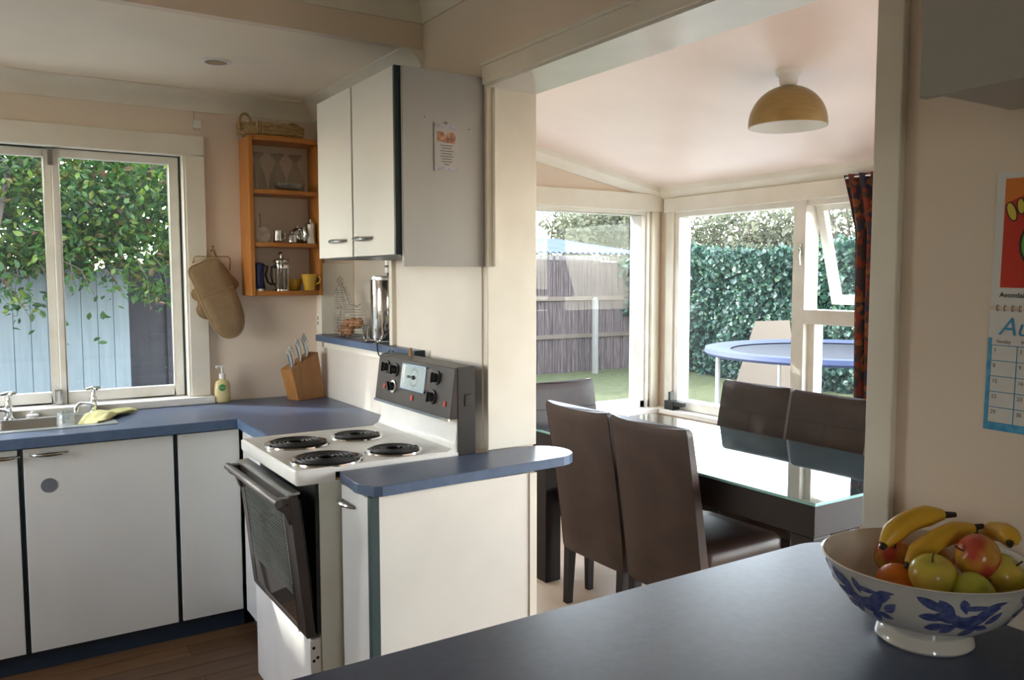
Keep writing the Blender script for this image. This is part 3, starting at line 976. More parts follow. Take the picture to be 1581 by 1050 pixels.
f_ = mitt('tan quilted oven mitt hanging in front with rounded tip', [(0.795, 1.525), (0.86, 1.555), (0.935, 1.585), (0.955, 1.54), (0.995, 1.46), (1.035, 1.36), (1.052, 1.29), (1.04, 1.23), (1.0, 1.203), (0.955, 1.205), (0.915, 1.24), (0.875, 1.33), (0.835, 1.44)], 3.975, 0.022, ((0.862, 1.395), (1.005, 1.445)))
MB().tube([(0.928, 3.985, 1.57), (0.923, 3.998, 1.60), (0.925, 4.008, 1.622), (0.931, 4.004, 1.60), (0.938, 3.99, 1.57)], 0.004, 6).build('hanging_loop', 'mitt_piping', f_, smooth=True)
mitt('tan quilted oven mitt mostly hidden behind the front one', [(0.865, 1.57), (0.95, 1.575), (1.0, 1.50), (1.045, 1.455), (1.02, 1.43), (0.99, 1.38), (0.94, 1.29), (0.87, 1.295), (0.842, 1.33), (0.86, 1.375), (0.83, 1.39), (0.824, 1.42), (0.85, 1.44)], 4.018, 0.02, None)

# small sensor with cord above the window
t = thing('wall_sensor', 'tiny white plastic block hung on a thread above window', 'sensor', (0.87, 4.04, 2.165))
box(0.858, 0.892, 4.018, 4.048, 2.165, 2.20).build('case', 'plastic_white', t, bevel=0.003)
MB().tube([(0.865, 4.045, 2.2), (0.864, 4.044, 2.22), (0.866, 4.046, 2.245)], 0.0008, 5).build('thread', 'ink_grey', t)

# recessed downlight
t = thing('downlight', 'round recessed ceiling downlight with white rim', 'ceiling light', (0.822, 3.43, LOWC - 0.006))
MB().lathe([(0.058, 0.0058), (0.058, 0.002), (0.052, 0.0), (0.043, 0.0008), (0.041, 0.0058)], (0.822, 3.43, LOWC - 0.006), 32, cap0=False, cap1=False).build('rim', 'plastic_white', t, smooth=True)
MB().lathe([(0.0408, 0.0), (0.03, 0.0035), (0.001, 0.0045)], (0.822, 3.43, LOWC - 0.006 + 0.0012), 24, cap0=False, cap1=True).build('reflector', 'steel', t, smooth=True)

# ================================================================== STOVE
SY_0, SY_1 = 2.374, 2.976
st = thing('stove', 'white enamel electric stove with coil hotplates and brown control panel', 'stove', (1.04, 2.675, 0))
SB = MB().box(0.838, 1.37, SY_0 + 0.006, SY_1 - 0.006, 0.04, 0.868)
SB.build('body', 'enamel_cream', st)
box(0.87, 1.33, SY_0 + 0.03, SY_1 - 0.03, 0.0, 0.04).build('plinth', 'stove_black', st)
hb = MB().loft([rrect(0.768, 1.34, SY_0, SY_1, 0.012, 0.868, 3), rrect(0.762, 1.34, SY_0 - 0.003, SY_1 + 0.003, 0.014, 0.880, 3), rrect(0.762, 1.34, SY_0 - 0.003, SY_1 + 0.003, 0.014, 0.908, 3), rrect(0.768, 1.335, SY_0 + 0.004, SY_1 - 0.004, 0.014, 0.914, 3), rrect(0.782, 1.33, SY_0 + 0.018, SY_1 - 0.018, 0.012, 0.911, 3)])
hb.build('hob_top', 'enamel', st, smooth=True, angle=35)
for x, y, R in ((0.905, 2.785, 0.100), (1.128, 2.80, 0.084), (0.902, 2.490, 0.104), (1.137, 2.500, 0.084)):
    rg = MB().lathe([(R + 0.012, 0.9112), (R + 0.010, 0.9165), (R + 0.003, 0.9165), (R * 0.94, 0.9125), (0.02, 0.9118)], (x, y, 0), 36, cap0=False, cap1=True).build('drip_ring', 'chrome', st, smooth=True)
    sp_ = []
    turns = 5
    for k in range(turns * 28 + 1):
        a = 2 * PI * k / 28
        r = 0.026 + (R - 0.030) * k / (turns * 28)
        sp_.append((x + r * math.cos(a), y + r * math.sin(a), 0.9185))
    co = MB().tube(sp_, 0.0047, 6)
    co.build('coil', 'coil', rg, smooth=True)
# upstand and control panel
up = MB().prism([(1.262, 0.911), (1.288, 0.922), (1.302, 0.95), (1.308, 1.03), (1.36, 1.03), (1.36, 0.911)], SY_0, SY_1, 'y')
up.build('splash_back', 'enamel', st, smooth=True, angle=30)
pp = MB().prism([(1.278, 1.02), (1.300, 1.186), (1.372, 1.192), (1.372, 1.02)], SY_0 - 0.002, SY_1 + 0.002, 'y')
cp = pp.build('control_panel', 'stove_brown', st, bevel=0.003)
box(1.31, 1.374, SY_0 - 0.004, SY_0 - 0.001, 0.87, 1.19).build('side_cheek', 'stove_black', st)
box(1.31, 1.374, SY_1 + 0.001, SY_1 + 0.004, 0.87, 1.19).build('side_cheek', 'stove_black', st)
MB().box(1.273, 1.281, SY_0, SY_1, 1.012, 1.022).build('panel_trim', 'chrome', st)
box(1.335, 1.36, SY_0 - 0.008, SY_0 - 0.004, 1.06, 1.10).build('side_socket', 'black_plastic', st, bevel=0.002)


def on_panel(y, z, d=0.0):
    """matrix whose local +Z leaves the sloped control panel"""
    k = (z - 1.02) / 0.166
    x = 1.278 + 0.022 * k
    nrm = Vector((-0.166, 0, 0.022)).normalized()
    up_ = Vector((0.022, 0, 0.166)).normalized()
    side = up_.cross(nrm)
    M = Matrix((side, up_, nrm)).transposed().to_4x4()
    M.translation = Vector((x, y, z)) + nrm * d
    return M


for y, z, tilt in ((2.893, 1.146, 0), (2.815, 1.142, 0), (2.822, 1.080, 0.6), (2.487, 1.145, 0), (2.503, 1.078, 0)):
    Mx = on_panel(y, z)
    kn = MB().lathe([(0.025, 0), (0.025, 0.003), (0.0235, 0.005), (0.017, 0.006)], seg=28, M=Mx).build('knob', 'steel_brushed' if tilt else 'stove_black', cp, smooth=True)
    grip = MB().lathe([(0.016, 0.005), (0.0145, 0.018), (0.0135, 0.02)], seg=20, M=Mx)
    grip.box(-0.0045, 0.0045, -0.017, 0.017, 0.018, 0.028, Mx @ Matrix.Rotation(tilt, 4, 'Z'))
    grip.build('grip', 'black_plastic', kn, smooth=True)
for y, z in ((2.898, 1.074), (2.659, 1.056), (2.413, 1.066)):
    MB().box(-0.008, 0.008, -0.009, 0.009, 0.0, 0.004, on_panel(y, z)).build('indicator', 'red_plastic', cp, bevel=0.001)
for y, z in ((2.79, 1.172), (2.47, 1.17), (2.487, 1.106), (2.84, 1.108)):
    MB().lathe([(0.0022, 0), (0.0022, 0.0006)], seg=8, M=on_panel(y, z)).build('dot_mark', 'red_plastic', cp)
Mx = on_panel(2.656, 1.128)
dl = MB()
W2, H2 = 0.096, 0.046
dl.box(-W2, W2, H2 - 0.005, H2, 0, 0.008, Mx).box(-W2, W2, -H2, -H2 + 0.005, 0, 0.008, Mx).box(-W2, -W2 + 0.006, -H2, H2, 0, 0.008, Mx).box(W2 - 0.006, W2, -H2, H2, 0, 0.008, Mx)
di = dl.build('dial_frame', 'chrome', cp)
MB().box(-W2 + 0.004, W2 - 0.004, -H2 + 0.003, H2 - 0.003, 0, 0.003, Mx).build('dial_face', 'dial_face', di)
tk = MB()
for k in range(24):
    a = 2 * PI * k / 24
    tk.box(0.026, 0.034 if k % 3 else 0.038, -0.0006, 0.0006, 0.003, 0.0036, Mx @ Matrix.Rotation(a, 4, 'Z'))
tk.build('dial_ticks', 'ink_grey', di)
MB().box(-0.038, 0.016, -0.003, 0.003, 0.005, 0.008, Mx).lathe([(0.008, 0.003), (0.007, 0.011)], seg=14, M=Mx).box(-0.046, -0.036, -0.0045, 0.0045, 0.005, 0.009, Mx).build('pointer', 'black_plastic', di)
MB().box(-0.05, -0.04, -0.0035, 0.0035, 0.0085, 0.010, Mx).build('pointer_tip', 'chrome', di)

# oven door, ajar at the top (hinged along its bottom edge)
HX, HZ = 0.822, 0.395
Md = Matrix.Translation((HX, 0, HZ)) @ Matrix.Rotation(math.radians(-6.2), 4, 'Y')
y0, y1 = 2.386, 2.964
dh = 0.445
dr = MB()
dr.box(-0.028, 0, y0, y0 + 0.075, 0, dh, Md).box(-0.028, 0, y1 - 0.05, y1, 0, dh, Md).box(-0.028, 0, y0 + 0.075, y1 - 0.05, 0, 0.022, Md).box(-0.028, 0, y0 + 0.075, y1 - 0.05, dh - 0.045, dh, Md)
door = dr.build('oven_door', 'door_frame_brown', st, bevel=0.003)
MB().box(-0.027, -0.018, y0 + 0.07, y1 - 0.045, 0.018, dh - 0.04, Md).build('door_glass', 'oven_glass', door)
ln = MB()
for k in range(26):
    z_ = 0.115 + k * 0.0108
    ln.box(-0.0282, -0.0272, y0 + 0.085, y1 - 0.062, z_, z_ + 0.0062, Md)
ln.build('glass_stripes', 'oven_mesh', door)
MB().box(0.001, 0.012, y0 + 0.02, y1 - 0.02, 0.02, dh - 0.02, Md).build('inner_liner', 'stove_black', door)
MB().box(-0.030, 0.01, y0 + 0.01, y1, dh, dh + 0.006, Md).build('door_top', 'steel_brushed', door)
hd = MB().tube([Md @ Vector((-0.060, y0 - 0.004, dh - 0.010)), Md @ Vector((-0.060, y1 + 0.012, dh - 0.010))], 0.0125, 14)
hd.build('handle_bar', 'bar_grey', door, smooth=True)
for yb in (y0 + 0.002, y1 - 0.034):
    hb_ = MB().prism([(-0.066, dh - 0.026), (-0.066, dh + 0.003), (-0.02, dh - 0.004), (-0.02, dh - 0.085), (-0.036, dh - 0.085), (-0.045, dh - 0.045)], yb, yb + 0.03, 'y', Md).build('handle_bracket', 'door_frame_brown', door, bevel=0.003)
    if yb < 2.5:
        for dz in (-0.022, -0.072):
            MB().lathe([(0.005, 0), (0.004, 0.002)], seg=10, M=Md @ Matrix.Translation((-0.034, y0 + 0.002, dh + dz)) @ Matrix.Rotation(PI / 2, 4, 'X')).build('bracket_screw', 'stove_black', hb_)
MB().box(-0.002, 0.004, y0 + 0.065, y0 + 0.071, 0.0, dh - 0.05, Md @ Matrix.Translation((-0.03, 0, 0))).build('chrome_strip', 'chrome', door)
box(0.826, 0.838, SY_0 + 0.012, SY_1 - 0.012, 0.40, 0.866).build('oven_mouth', 'stove_black', st)
dw = box(0.803, 0.838, SY_0 + 0.012, SY_1 - 0.004, 0.045, 0.388).build('drawer_panel', 'enamel', st, bevel=0.004)
tb = MB().box(0.800, 0.83, SY_0 + 0.002, SY_0 + 0.012, 0.30, 0.386)
tb.build('drawer_bracket', 'enamel', dw)
for dz in (0.365, 0.325, 0.333):
    MB().lathe([(0.005, 0), (0.005, 0.001)], seg=10, M=Matrix.Translation((0.81 if dz != 0.333 else 0.822, SY_0 + 0.002, dz)) @ Matrix.Rotation(PI / 2, 4, 'X')).build('bracket_hole', 'stove_black', dw)

# ================================================================== PENINSULA
t = thing('peninsula_cabinet', 'white narrow cabinet beside the stove with plain end panel', 'cabinet', (1.19, 2.26, 0))
box(0.925, 1.44, 2.158, 2.366, 0.075, 0.868).build('body', 'cabinet_end', t)
box(0.926, 1.462, 2.143, 2.157, 0.0, 0.868).build('end_panel', 'cabinet_end', t)
MB().box(1.438, 1.464, 2.1385, 2.1432, 0.0, 0.868).build('cover_strip', 'trim', t)
d = box(0.902, 0.9245, 2.166, 2.366, 0.078, 0.860).build('door', 'cabinet_white', t, bevel=0.002)
box(0.902, 0.927, 2.1405, 2.164, 0.0, 0.866).build('edge_strip', 'edge_green', t)
box(0.95, 0.965, 2.16, 2.366, 0, 0.074).build('toe_kick', 'toe_blue', t)
bow_handle(MB(), (0.902, 2.306, 0.812), (0, 1, 0), 0.052, (-1, 0, 0.15), 0.0068).build('handle', 'steel', d, smooth=True)
pl = [(0.895, 2.360), (0.882, 2.215), (0.884, 2.19), (0.908, 2.13), (0.93, 2.122)]
tipc = (1.60, 2.282)
# long edge then rounded tip passing the wall end
pl += [(1.48, 2.152)]
for k in range(11):
    a = math.radians(-80 + 170 * k / 10)
    pl.append((1.565 + 0.105 * math.cos(a), 2.262 + 0.105 * math.sin(a)))
pl += [(1.50, 2.375), (1.43, 2.375), (1.40, 2.360)]
t = thing('peninsula_worktop', 'blue laminate worktop with rounded end beside the stove', 'worktop', (1.25, 2.25, 0.868))
MB().prism(pl, 0.870, 0.900, 'z').build('slab', 'bench', t, bevel=0.002)
n = len(pl)
ed = MB()
for i in range(1, 17):
    a, b_ = Vector(pl[i]), Vector(pl[i + 1]) if i + 1 < n else Vector(pl[0])
    dv = (b_ - a).normalized()
    nv = Vector((dv.y, -dv.x)) * 0.0012
    q = [a - dv * 0.0005, b_ + dv * 0.0005, b_ + dv * 0.0005 + nv, a - dv * 0.0005 + nv]
    ed.prism([tuple(p) for p in q], 0.8705, 0.898, 'z')
ed.build('edging', 'bench_edge', t)
box(0.886, 0.902, 2.371, 2.376, 0.872, 0.898).build('raw_edge', 'chipboard', t)

# ================================================================== WALL CABINET
t = thing('wall_cabinet', 'white two-door wall cabinet over the serving hatch', 'wall cabinet', (1.275, 2.76, 1.515))
cb = MB().box(1.135, 1.428, 2.42, 3.11, 1.552, 2.144)
cb.build('body', 'edge_dark', t)
box(1.114, 1.134, 2.4145, 2.4255, 1.556, 2.142).build('edge_band', 'edge_dark', t)
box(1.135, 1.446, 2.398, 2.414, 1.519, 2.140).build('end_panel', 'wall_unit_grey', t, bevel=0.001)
box(1.448, 1.458, 2.36, 2.376, 1.519, 2.13).build('scribe_strip', 'trim', t)
for a, b_, hy in ((2.426, 2.762, 2.672), (2.776, 3.112, 2.900)):
    d = box(1.114, 1.133, a, b_, 1.556, 2.142).build('door', 'cabinet_white', t, bevel=0.0015)
    bow_handle(MB(), (1.114, hy, 1.615), (0, 1, 0), 0.075, (-1, 0, 0)).build('handle', 'steel', d, smooth=True)
for x, z in ((1.210, 1.99), (1.372, 1.965)):
    MB().lathe([(0.002, 0), (0.001, 0.003)], seg=8, M=Matrix.Translation((x, 2.3978, z)) @ Matrix.Rotation(PI / 2, 4, 'X')).build('nail', 'ink_black', t)
# verse card on its side
t = thing('verse_card', 'small printed verse card with lilac borders hung on cabinet', 'card', (1.285, 2.396, 1.82))
box(1.243, 1.328, 2.3945, 2.3972, 1.824, 1.975).build('card', 'paper_aged', t)
for z in (1.826, 1.961):
    box(1.244, 1.327, 2.3936, 2.3945, z, z + 0.011).build('border', 'card_lilac', t)
MB().prism([(1.252, 1.918), (1.318, 1.913), (1.320, 1.935), (1.312, 1.948), (1.292, 1.946), (1.285, 1.935), (1.272, 1.950), (1.254, 1.948)], 2.3936, 2.3945, 'y').build('picture', 'card_pic', t)
for k in range(8):
    wd = (0.022, 0.018, 0.024, 0.02, 0.023, 0.018, 0.02, 0.01)[k]
    box(1.287 - wd, 1.287 + wd, 2.3938, 2.3945, 1.904 - k * 0.0085, 1.9065 - k * 0.0085).build('text_line', 'ink_grey', t)
MB().tube([(1.278, 2.396, 1.975), (1.2855, 2.396, 1.981), (1.293, 2.396, 1.975)], 0.001, 6).build('hanger', 'ink_grey', t)

# ================================================================== HATCH LEDGE AND ITS THINGS
t = thing('hatch_ledge', 'narrow blue shelf along the serving hatch', 'shelf', (1.48, 3.38, 1.175))
lp = [(1.380, 2.835), (PX0 - 0.007, 2.835), (PX0 - 0.007, HY0 + 0.002), (1.583, HY0 + 0.002), (1.583, HY1 - 0.002), (PX0 - 0.007, HY1 - 0.002), (PX0 - 0.007, 3.965), (1.380, 3.925)]
MB().prism(lp, 1.1905, 1.207, 'z').box(1.380, 1.424, 2.835, 3.93, 1.177, 1.1905).build('slab', 'bench', t)
MB().box(1.3775, 1.3805, 2.835, 3.925, 1.178, 1.206).build('edging', 'bench_edge', t)
box(1.3815, 1.423, 2.833, 2.835, 1.178, 1.2065).build('end_cap', 'edge_dark', t)
box(1.41, 1.4235, 2.99, 3.93, 1.145, 1.177).build('support_rail', 'trim', t)
struct('trim_hatch', MB().box(PX0 - 0.02, PX1 - 0.04, HY0 - 0.028, HY0 + 0.001, 1.2075, 1.556).box(PX0 - 0.02, PX1 - 0.04, HY1 - 0.001, HY1 + 0.045, 1.2075, 1.556), 'trim', bevel=0.003)
box_ = thing('wall_socket', 'white switch plate on the wall near the corner', 'switch', (1.425, 4.0, 1.235))
box(1.421, 1.4295, 3.978, 4.03, 1.225, 1.305).build('plate', 'plastic_white', box_, bevel=0.002)
MB().box(1.4185, 1.421, 3.998, 4.01, 1.25, 1.268).box(1.4185, 1.421, 3.998, 4.01, 1.275, 1.293).build('rocker', 'ink_grey', box_)

LZ = 1.2072
# hen-shaped wire egg basket
hx, hy = 1.475, 3.705
t = thing('egg_basket', 'hen-shaped chrome wire basket full of eggs', 'egg basket', (hx, hy, LZ))
wr = MB()
def hoop(cx, cy, cz, rx, ry, tilt=0.0, r=0.0013, n=28):
    pts = []
    for i in range(n):
        a = 2 * PI * i / n
        pts.append((cx + rx * math.cos(a), cy + ry * math.sin(a), cz + tilt * math.sin(a)))
    return wr.tube(pts, r, 5, True)
for k in range(11):
    u = k / 10
    hoop(hx, hy + 0.006 + 0.02 * u * u, LZ + 0.004 + 0.13 * u, 0.055 + 0.024 * math.sin(PI * min(1, 0.25 + u * 0.6)), 0.072 + 0.04 * math.sin(PI * min(1, 0.2 + u * 0.62)), 0.004 * u)
for k in range(9):                      # neck
    u = k / 8
    hoop(hx, hy + 0.07 + 0.05 * u, LZ + 0.14 + 0.088 * u, 0.052 - 0.026 * u, 0.062 - 0.036 * u, 0.012, 0.0012, 20)
wr.build('wire_hoops', 'chrome', t, smooth=True)
ow = MB()
zt2 = LZ + 0.145
ow.tube([(hx, hy - 0.12, zt2 + 0.012), (hx, hy - 0.07, zt2 + 0.0), (hx, hy + 0.01, zt2 + 0.005), (hx, hy + 0.05, zt2 + 0.045), (hx, hy + 0.085, zt2 + 0.085), (hx, hy + 0.125, zt2 + 0.105), (hx, hy + 0.16, zt2 + 0.095), (hx, hy + 0.165, zt2 + 0.07), (hx, hy + 0.145, zt2 + 0.03), (hx, hy + 0.135, zt2 - 0.03), (hx, hy + 0.11, LZ + 0.05), (hx, hy + 0.07, LZ + 0.006)], 0.0024, 6)
ow.tube([(hx - 0.06, hy - 0.06, zt2 - 0.002), (hx - 0.082, hy - 0.085, LZ + 0.09), (hx - 0.075, hy - 0.075, LZ + 0.03), (hx - 0.07, hy - 0.045, LZ + 0.006), (hx - 0.072, hy - 0.015, LZ + 0.03), (hx - 0.075, hy - 0.01, LZ + 0.09), (hx - 0.06, hy - 0.035, zt2 - 0.002)], 0.0028, 6)
ow.build('outline_wire', 'chrome', t, smooth=True)
cm = MB()
for k, (dy, dz) in enumerate(((0.105, 0.115), (0.13, 0.124), (0.155, 0.115))):
    cm.tube([(hx, hy + dy + 0.014 * math.cos(2 * PI * i / 12), zt2 + dz + 0.014 * math.sin(2 * PI * i / 12)) for i in range(12)], 0.0018, 5, True)
cm.tube([(hx, hy + 0.165, zt2 + 0.085), (hx, hy + 0.19, zt2 + 0.076), (hx, hy + 0.166, zt2 + 0.066)], 0.002, 5)
cm.build('comb', 'chrome', t, smooth=True)
EGGL = ['leftmost brown egg in the wire hen', 'upper brown egg beside the leftmost in wire hen', 'low brown egg second from left in wire hen', 'brown egg at the middle of the wire hen', 'lower brown egg behind the front wire loop', 'rightmost brown egg high in the wire hen']
for k, (dx_, dy, dz, a) in enumerate(((-0.02, 0.055, 0.026, 0.5), (-0.008, 0.028, 0.062, 1.2), (-0.035, 0.004, 0.026, 0.9), (0.0, -0.026, 0.064, 0.3), (-0.03, -0.05, 0.028, 1.4), (0.012, -0.066, 0.066, 0.8))):
    Me = Matrix.Translation((hx + dx_, hy + dy, LZ + dz)) @ Matrix.Rotation(a, 4, 'X') @ Matrix.Rotation(k, 4, 'Z')
    pr = []
    for i in range(13):
        th = -PI / 2 + PI * i / 12
        zz = 0.029 * math.sin(th)
        pr.append((max(1e-5, 0.0215 * math.cos(th) * (1 - 0.12 * math.sin(th))), zz))
    eg = MB().lathe(pr, seg=18, M=Me).build('egg', 'egg', smooth=True, angle=80, origin=(hx + dx_, hy + dy, LZ + dz))
    tag(eg, EGGL[k], 'egg', 'eggs in the wire hen')
# toast racks
for lab, ry, rx in (('small chrome toast rack between eggs and steel canister', 3.475, 1.485), ('little chrome rack at the right of the canister', 3.195, 1.50)):
    t = thing('toast_rack', lab, 'rack', (rx, ry, LZ))
    b_ = MB().box(rx - 0.045, rx + 0.045, ry - 0.022, ry - 0.019, LZ, LZ + 0.004).box(rx - 0.045, rx + 0.045, ry + 0.019, ry + 0.022, LZ, LZ + 0.004).box(rx - 0.045, rx - 0.041, ry - 0.022, ry + 0.022, LZ, LZ + 0.004).box(rx + 0.041, rx + 0.045, ry - 0.022, ry + 0.022, LZ, LZ + 0.004)
    b_.build('base', 'chrome', t)
    for k in range(4):
        xx = rx - 0.036 + 0.024 * k
        MB().tube([(xx, ry - 0.02, LZ + 0.003), (xx, ry - 0.02, LZ + 0.05), (xx, ry - 0.012, LZ + 0.066), (xx, ry + 0.012, LZ + 0.066), (xx, ry + 0.02, LZ + 0.05), (xx, ry + 0.02, LZ + 0.003)], 0.0024, 6).build('divider', 'chrome', t, smooth=True)
t = thing('food_packet', 'rust brown packet at the far right of the hatch', 'packet', (1.545, 3.19, LZ))
box(1.53, 1.565, 3.165, 3.23, LZ + 0.0, LZ + 0.12).build('packet_body', 'rust', t, bevel=0.004)
box(1.5292, 1.53, 3.17, 3.225, LZ + 0.02, LZ + 0.06).build('packet_label', 'paper', t)
# polished canister
ux, uy = 1.485, 3.31
t = thing('canister', 'tall polished steel canister in the serving hatch', 'canister', (ux, uy, LZ))
MB().lathe([(0.070, 0), (0.0725, 0.004), (0.0725, 0.268), (0.070, 0.274)], (ux, uy, LZ), 40).build('cylinder', 'mirror_steel', t, smooth=True)
MB().lathe([(0.074, 0.266), (0.075, 0.272), (0.072, 0.282), (0.05, 0.285)], (ux, uy, LZ), 40).build('lid', 'steel_brushed', t, smooth=True)
MB().box(-0.006, 0.006, -0.075, 0.0, 0.285, 0.297, Matrix.Translation((ux, uy - 0.01, LZ))).build('lid_bar', 'black_plastic', t, bevel=0.002)
t = thing('white_bottle', 'white slim bottle standing on the steel canister', 'bottle', (ux + 0.005, uy - 0.005, LZ + 0.286))
MB().lathe([(0.016, 0), (0.017, 0.004), (0.0165, 0.05), (0.0135, 0.058), (0.0125, 0.08), (0.012, 0.082)], (ux + 0.005, uy - 0.005, LZ + 0.2975), 20).build('flask', 'plastic_white', t, smooth=True)
MB().lathe([(0.0172, 0.0), (0.0172, 0.010)], (ux + 0.005, uy - 0.005, LZ + 0.30 + 0.02), 20, cap0=False, cap1=False).build('band', 'ink_grey', t, smooth=True)
# measuring spoons lying at the ledge front
for k, (sx_, sy_, lab) in enumerate(((1.402, 3.335, 'steel spoon lying flat before the canister'), (1.412, 3.235, 'steel spoon lying beside the black cord'))):
    t = thing('spoon', lab, 'spoon', (sx_, sy_, LZ), 'spoons on the hatch ledge')
    MB().ball((sx_, sy_, LZ + 0.007), 0.02, 16, 8, (0.75, 1.2, 0.34)).build('spoon_bowl', 'chrome', t, smooth=True)
    MB().tube([(sx_ + 0.004, sy_ - 0.02, LZ + 0.008), (sx_ + 0.03, sy_ - 0.06, LZ + 0.01), (sx_ + 0.055, sy_ - 0.085, LZ + 0.006)], 0.0035, 6).build('spoon_handle', 'chrome', t, smooth=True)
cd = MB().tube([(1.40, 3.20, LZ + 0.005), (1.373, 3.17, LZ + 0.004), (1.366, 3.15, 1.19), (1.362, 3.13, 1.17), (1.352, 3.06, 1.155), (1.345, 2.985, 1.2), (1.345, 2.95, 1.198)], 0.0028, 6)
tag(cd.build('power_cord', 'black_plastic', smooth=True), 'thin black cord hanging from hatch ledge to stove', 'cord')
t = thing('wood_peg', 'short brown wooden peg on top of the control panel', 'peg', (1.345, 2.84, 1.194))
MB().lathe([(0.007, 0), (0.009, 0.008), (0.006, 0.02), (0.0045, 0.03)], (1.345, 2.795, 1.1925), 12).build('peg_body', 'chipboard', t, smooth=True)

# ================================================================== KNIFE BLOCK
kx, ky = 1.315, 3.915
t = thing('knife_block', 'slanted wooden knife block in the worktop corner', 'knife block', (kx, ky, 0.9))
Mk = Matrix.Translation((kx, ky, 0.9005)) @ Matrix.Rotation(math.radians(20), 4, 'Z')
kp = [(-0.075, 0.0), (0.085, 0.0), (0.045, 0.225), (-0.115, 0.150)]
MB().prism(kp, -0.05, 0.035, 'y', Mk).build('block', 'block_wood', t, bevel=0.003)
slope = Vector((0.16, 0, 0.075)).normalized()
axis = Vector((-0.18, 0, 0.98)).normalized()
KL = ['lowest steel knife handle at the left of the block', 'second knife handle from the left in the block', 'middle left knife handle in the wooden block', 'middle right knife handle in the wooden block', 'second tallest knife handle towards the right', 'tallest knife handle at the right of block']
for k in range(6):
    u = (0.10, 0.26, 0.44, 0.56, 0.70, 0.84)[k]
    yy = (-0.03, -0.018, -0.03, -0.012, -0.026, -0.008)[k]
    bp_ = Vector((-0.115, yy, 0.150)) + Vector((0.16, 0, 0.075)) * u
    ln_ = (0.085, 0.09, 0.10, 0.10, 0.10, 0.105)[k]
    org = Mk @ bp_
    kt = thing('knife', KL[k], 'knife', org, 'knives in the block')
    rr_ = []
    for s_, a, b2 in ((-0.02, 0.008, 0.005), (0.008, 0.008, 0.005), (0.03, 0.0075, 0.006), (0.07, 0.0085, 0.0065), (0.1, 0.010, 0.007), (0.112, 0.007, 0.005)):
        s_ = s_ * ln_ / 0.112
        c_ = bp_ + axis * s_ + Vector((-0.012 * (s_ / 0.11) ** 2, 0, 0))
        rr_.append([Mk @ (c_ + Vector((a * math.cos(2 * PI * i / 12), b2 * math.sin(2 * PI * i / 12), 0))) for i in range(12)])
    MB().loft(rr_).build('handle', 'steel', kt, smooth=True, angle=60)

# ================================================================== PINE SHELF
t = thing('corner_shelf', 'orange pine open wall shelf with curved front edges', 'shelf', (1.24, 4.0, 1.40))
PX_L, PX_R = 1.062, 1.412
box(PX_L, PX_L + 0.022, 3.885, 4.048, 1.400, 2.135).build('side_panel', 'pine', t, bevel=0.004)
box(PX_R - 0.018, PX_R, 3.90, 4.048, 1.400, 2.12).build('side_panel', 'pine', t, bevel=0.003)
def shelf_poly(x0, x1, depth, bul):
    p = [(x0, 4.046)]
    for k in range(9):
        u = k / 8
        p.append((x0 + (x1 - x0) * u, 4.046 - depth - bul * math.sin(PI * u) + 0.012 * u))
    p.append((x1, 4.046))
    return p
for z, hh, nm, bl in ((2.115, 0.024, 'top_board', 0.03), (1.872, 0.020, 'shelf_board', 0.03), (1.628, 0.020, 'shelf_board', 0.03), (1.4005, 0.022, 'shelf_board', 0.012)):
    MB().prism(shelf_poly(PX_L + 0.0225, PX_R - 0.0185, 0.155, bl), z, z + hh, 'z').build(nm, 'pine_shelf', t, bevel=0.002)
# wicker tray on top
tz = 2.1395
t = thing('wicker_tray', 'flat wicker tray with rope handles on the pine shelf', 'tray', (1.19, 3.96, tz))
for k in range(3):
    pts = []
    for i in range(40):
        a = 2 * PI * i / 40
        pts.append((1.19 + (0.145 + 0.005 * math.sin(9 * a + k * 2)) * math.cos(a), 3.955 + (0.065 + 0.004 * math.cos(9 * a + k * 2)) * math.sin(a), tz + 0.016 + 0.016 * k + 0.004 * math.sin(12 * a + 2 * k)))
    MB().tube(pts, 0.012, 7, True).build('woven_rim', 'wicker', t, smooth=True)
MB().lathe([(1.0, 0), (1.0, 0.008), (0.9, 0.01)], seg=32, M=Matrix.Translation((1.19, 3.955, tz)) @ Matrix.Diagonal((0.135, 0.056, 1, 1))).build('tray_base', 'wicker', t)
for cx_, rad, hgt in ((1.066, 0.030, 0.062), (1.29, 0.036, 0.035)):
    pts = [(cx_ + rad * math.cos(a), 3.925 + 0.01 * math.sin(a), tz + 0.036 + hgt * max(-0.3, math.sin(a))) for a in [PI * k / 14 * 1.3 - 0.47 for k in range(15)]]
    MB().tube(pts, 0.006, 7).build('rope_handle', 'wicker', t, smooth=True)
for k in range(3):
    xx = 1.105 + 0.012 * k
    MB().tube([(xx, 3.885 + 0.001 * k, tz + 0.005), (xx, 3.876, tz + 0.03), (xx, 3.888, tz + 0.062)], 0.005, 6).build('binding', 'wicker', t, smooth=True)

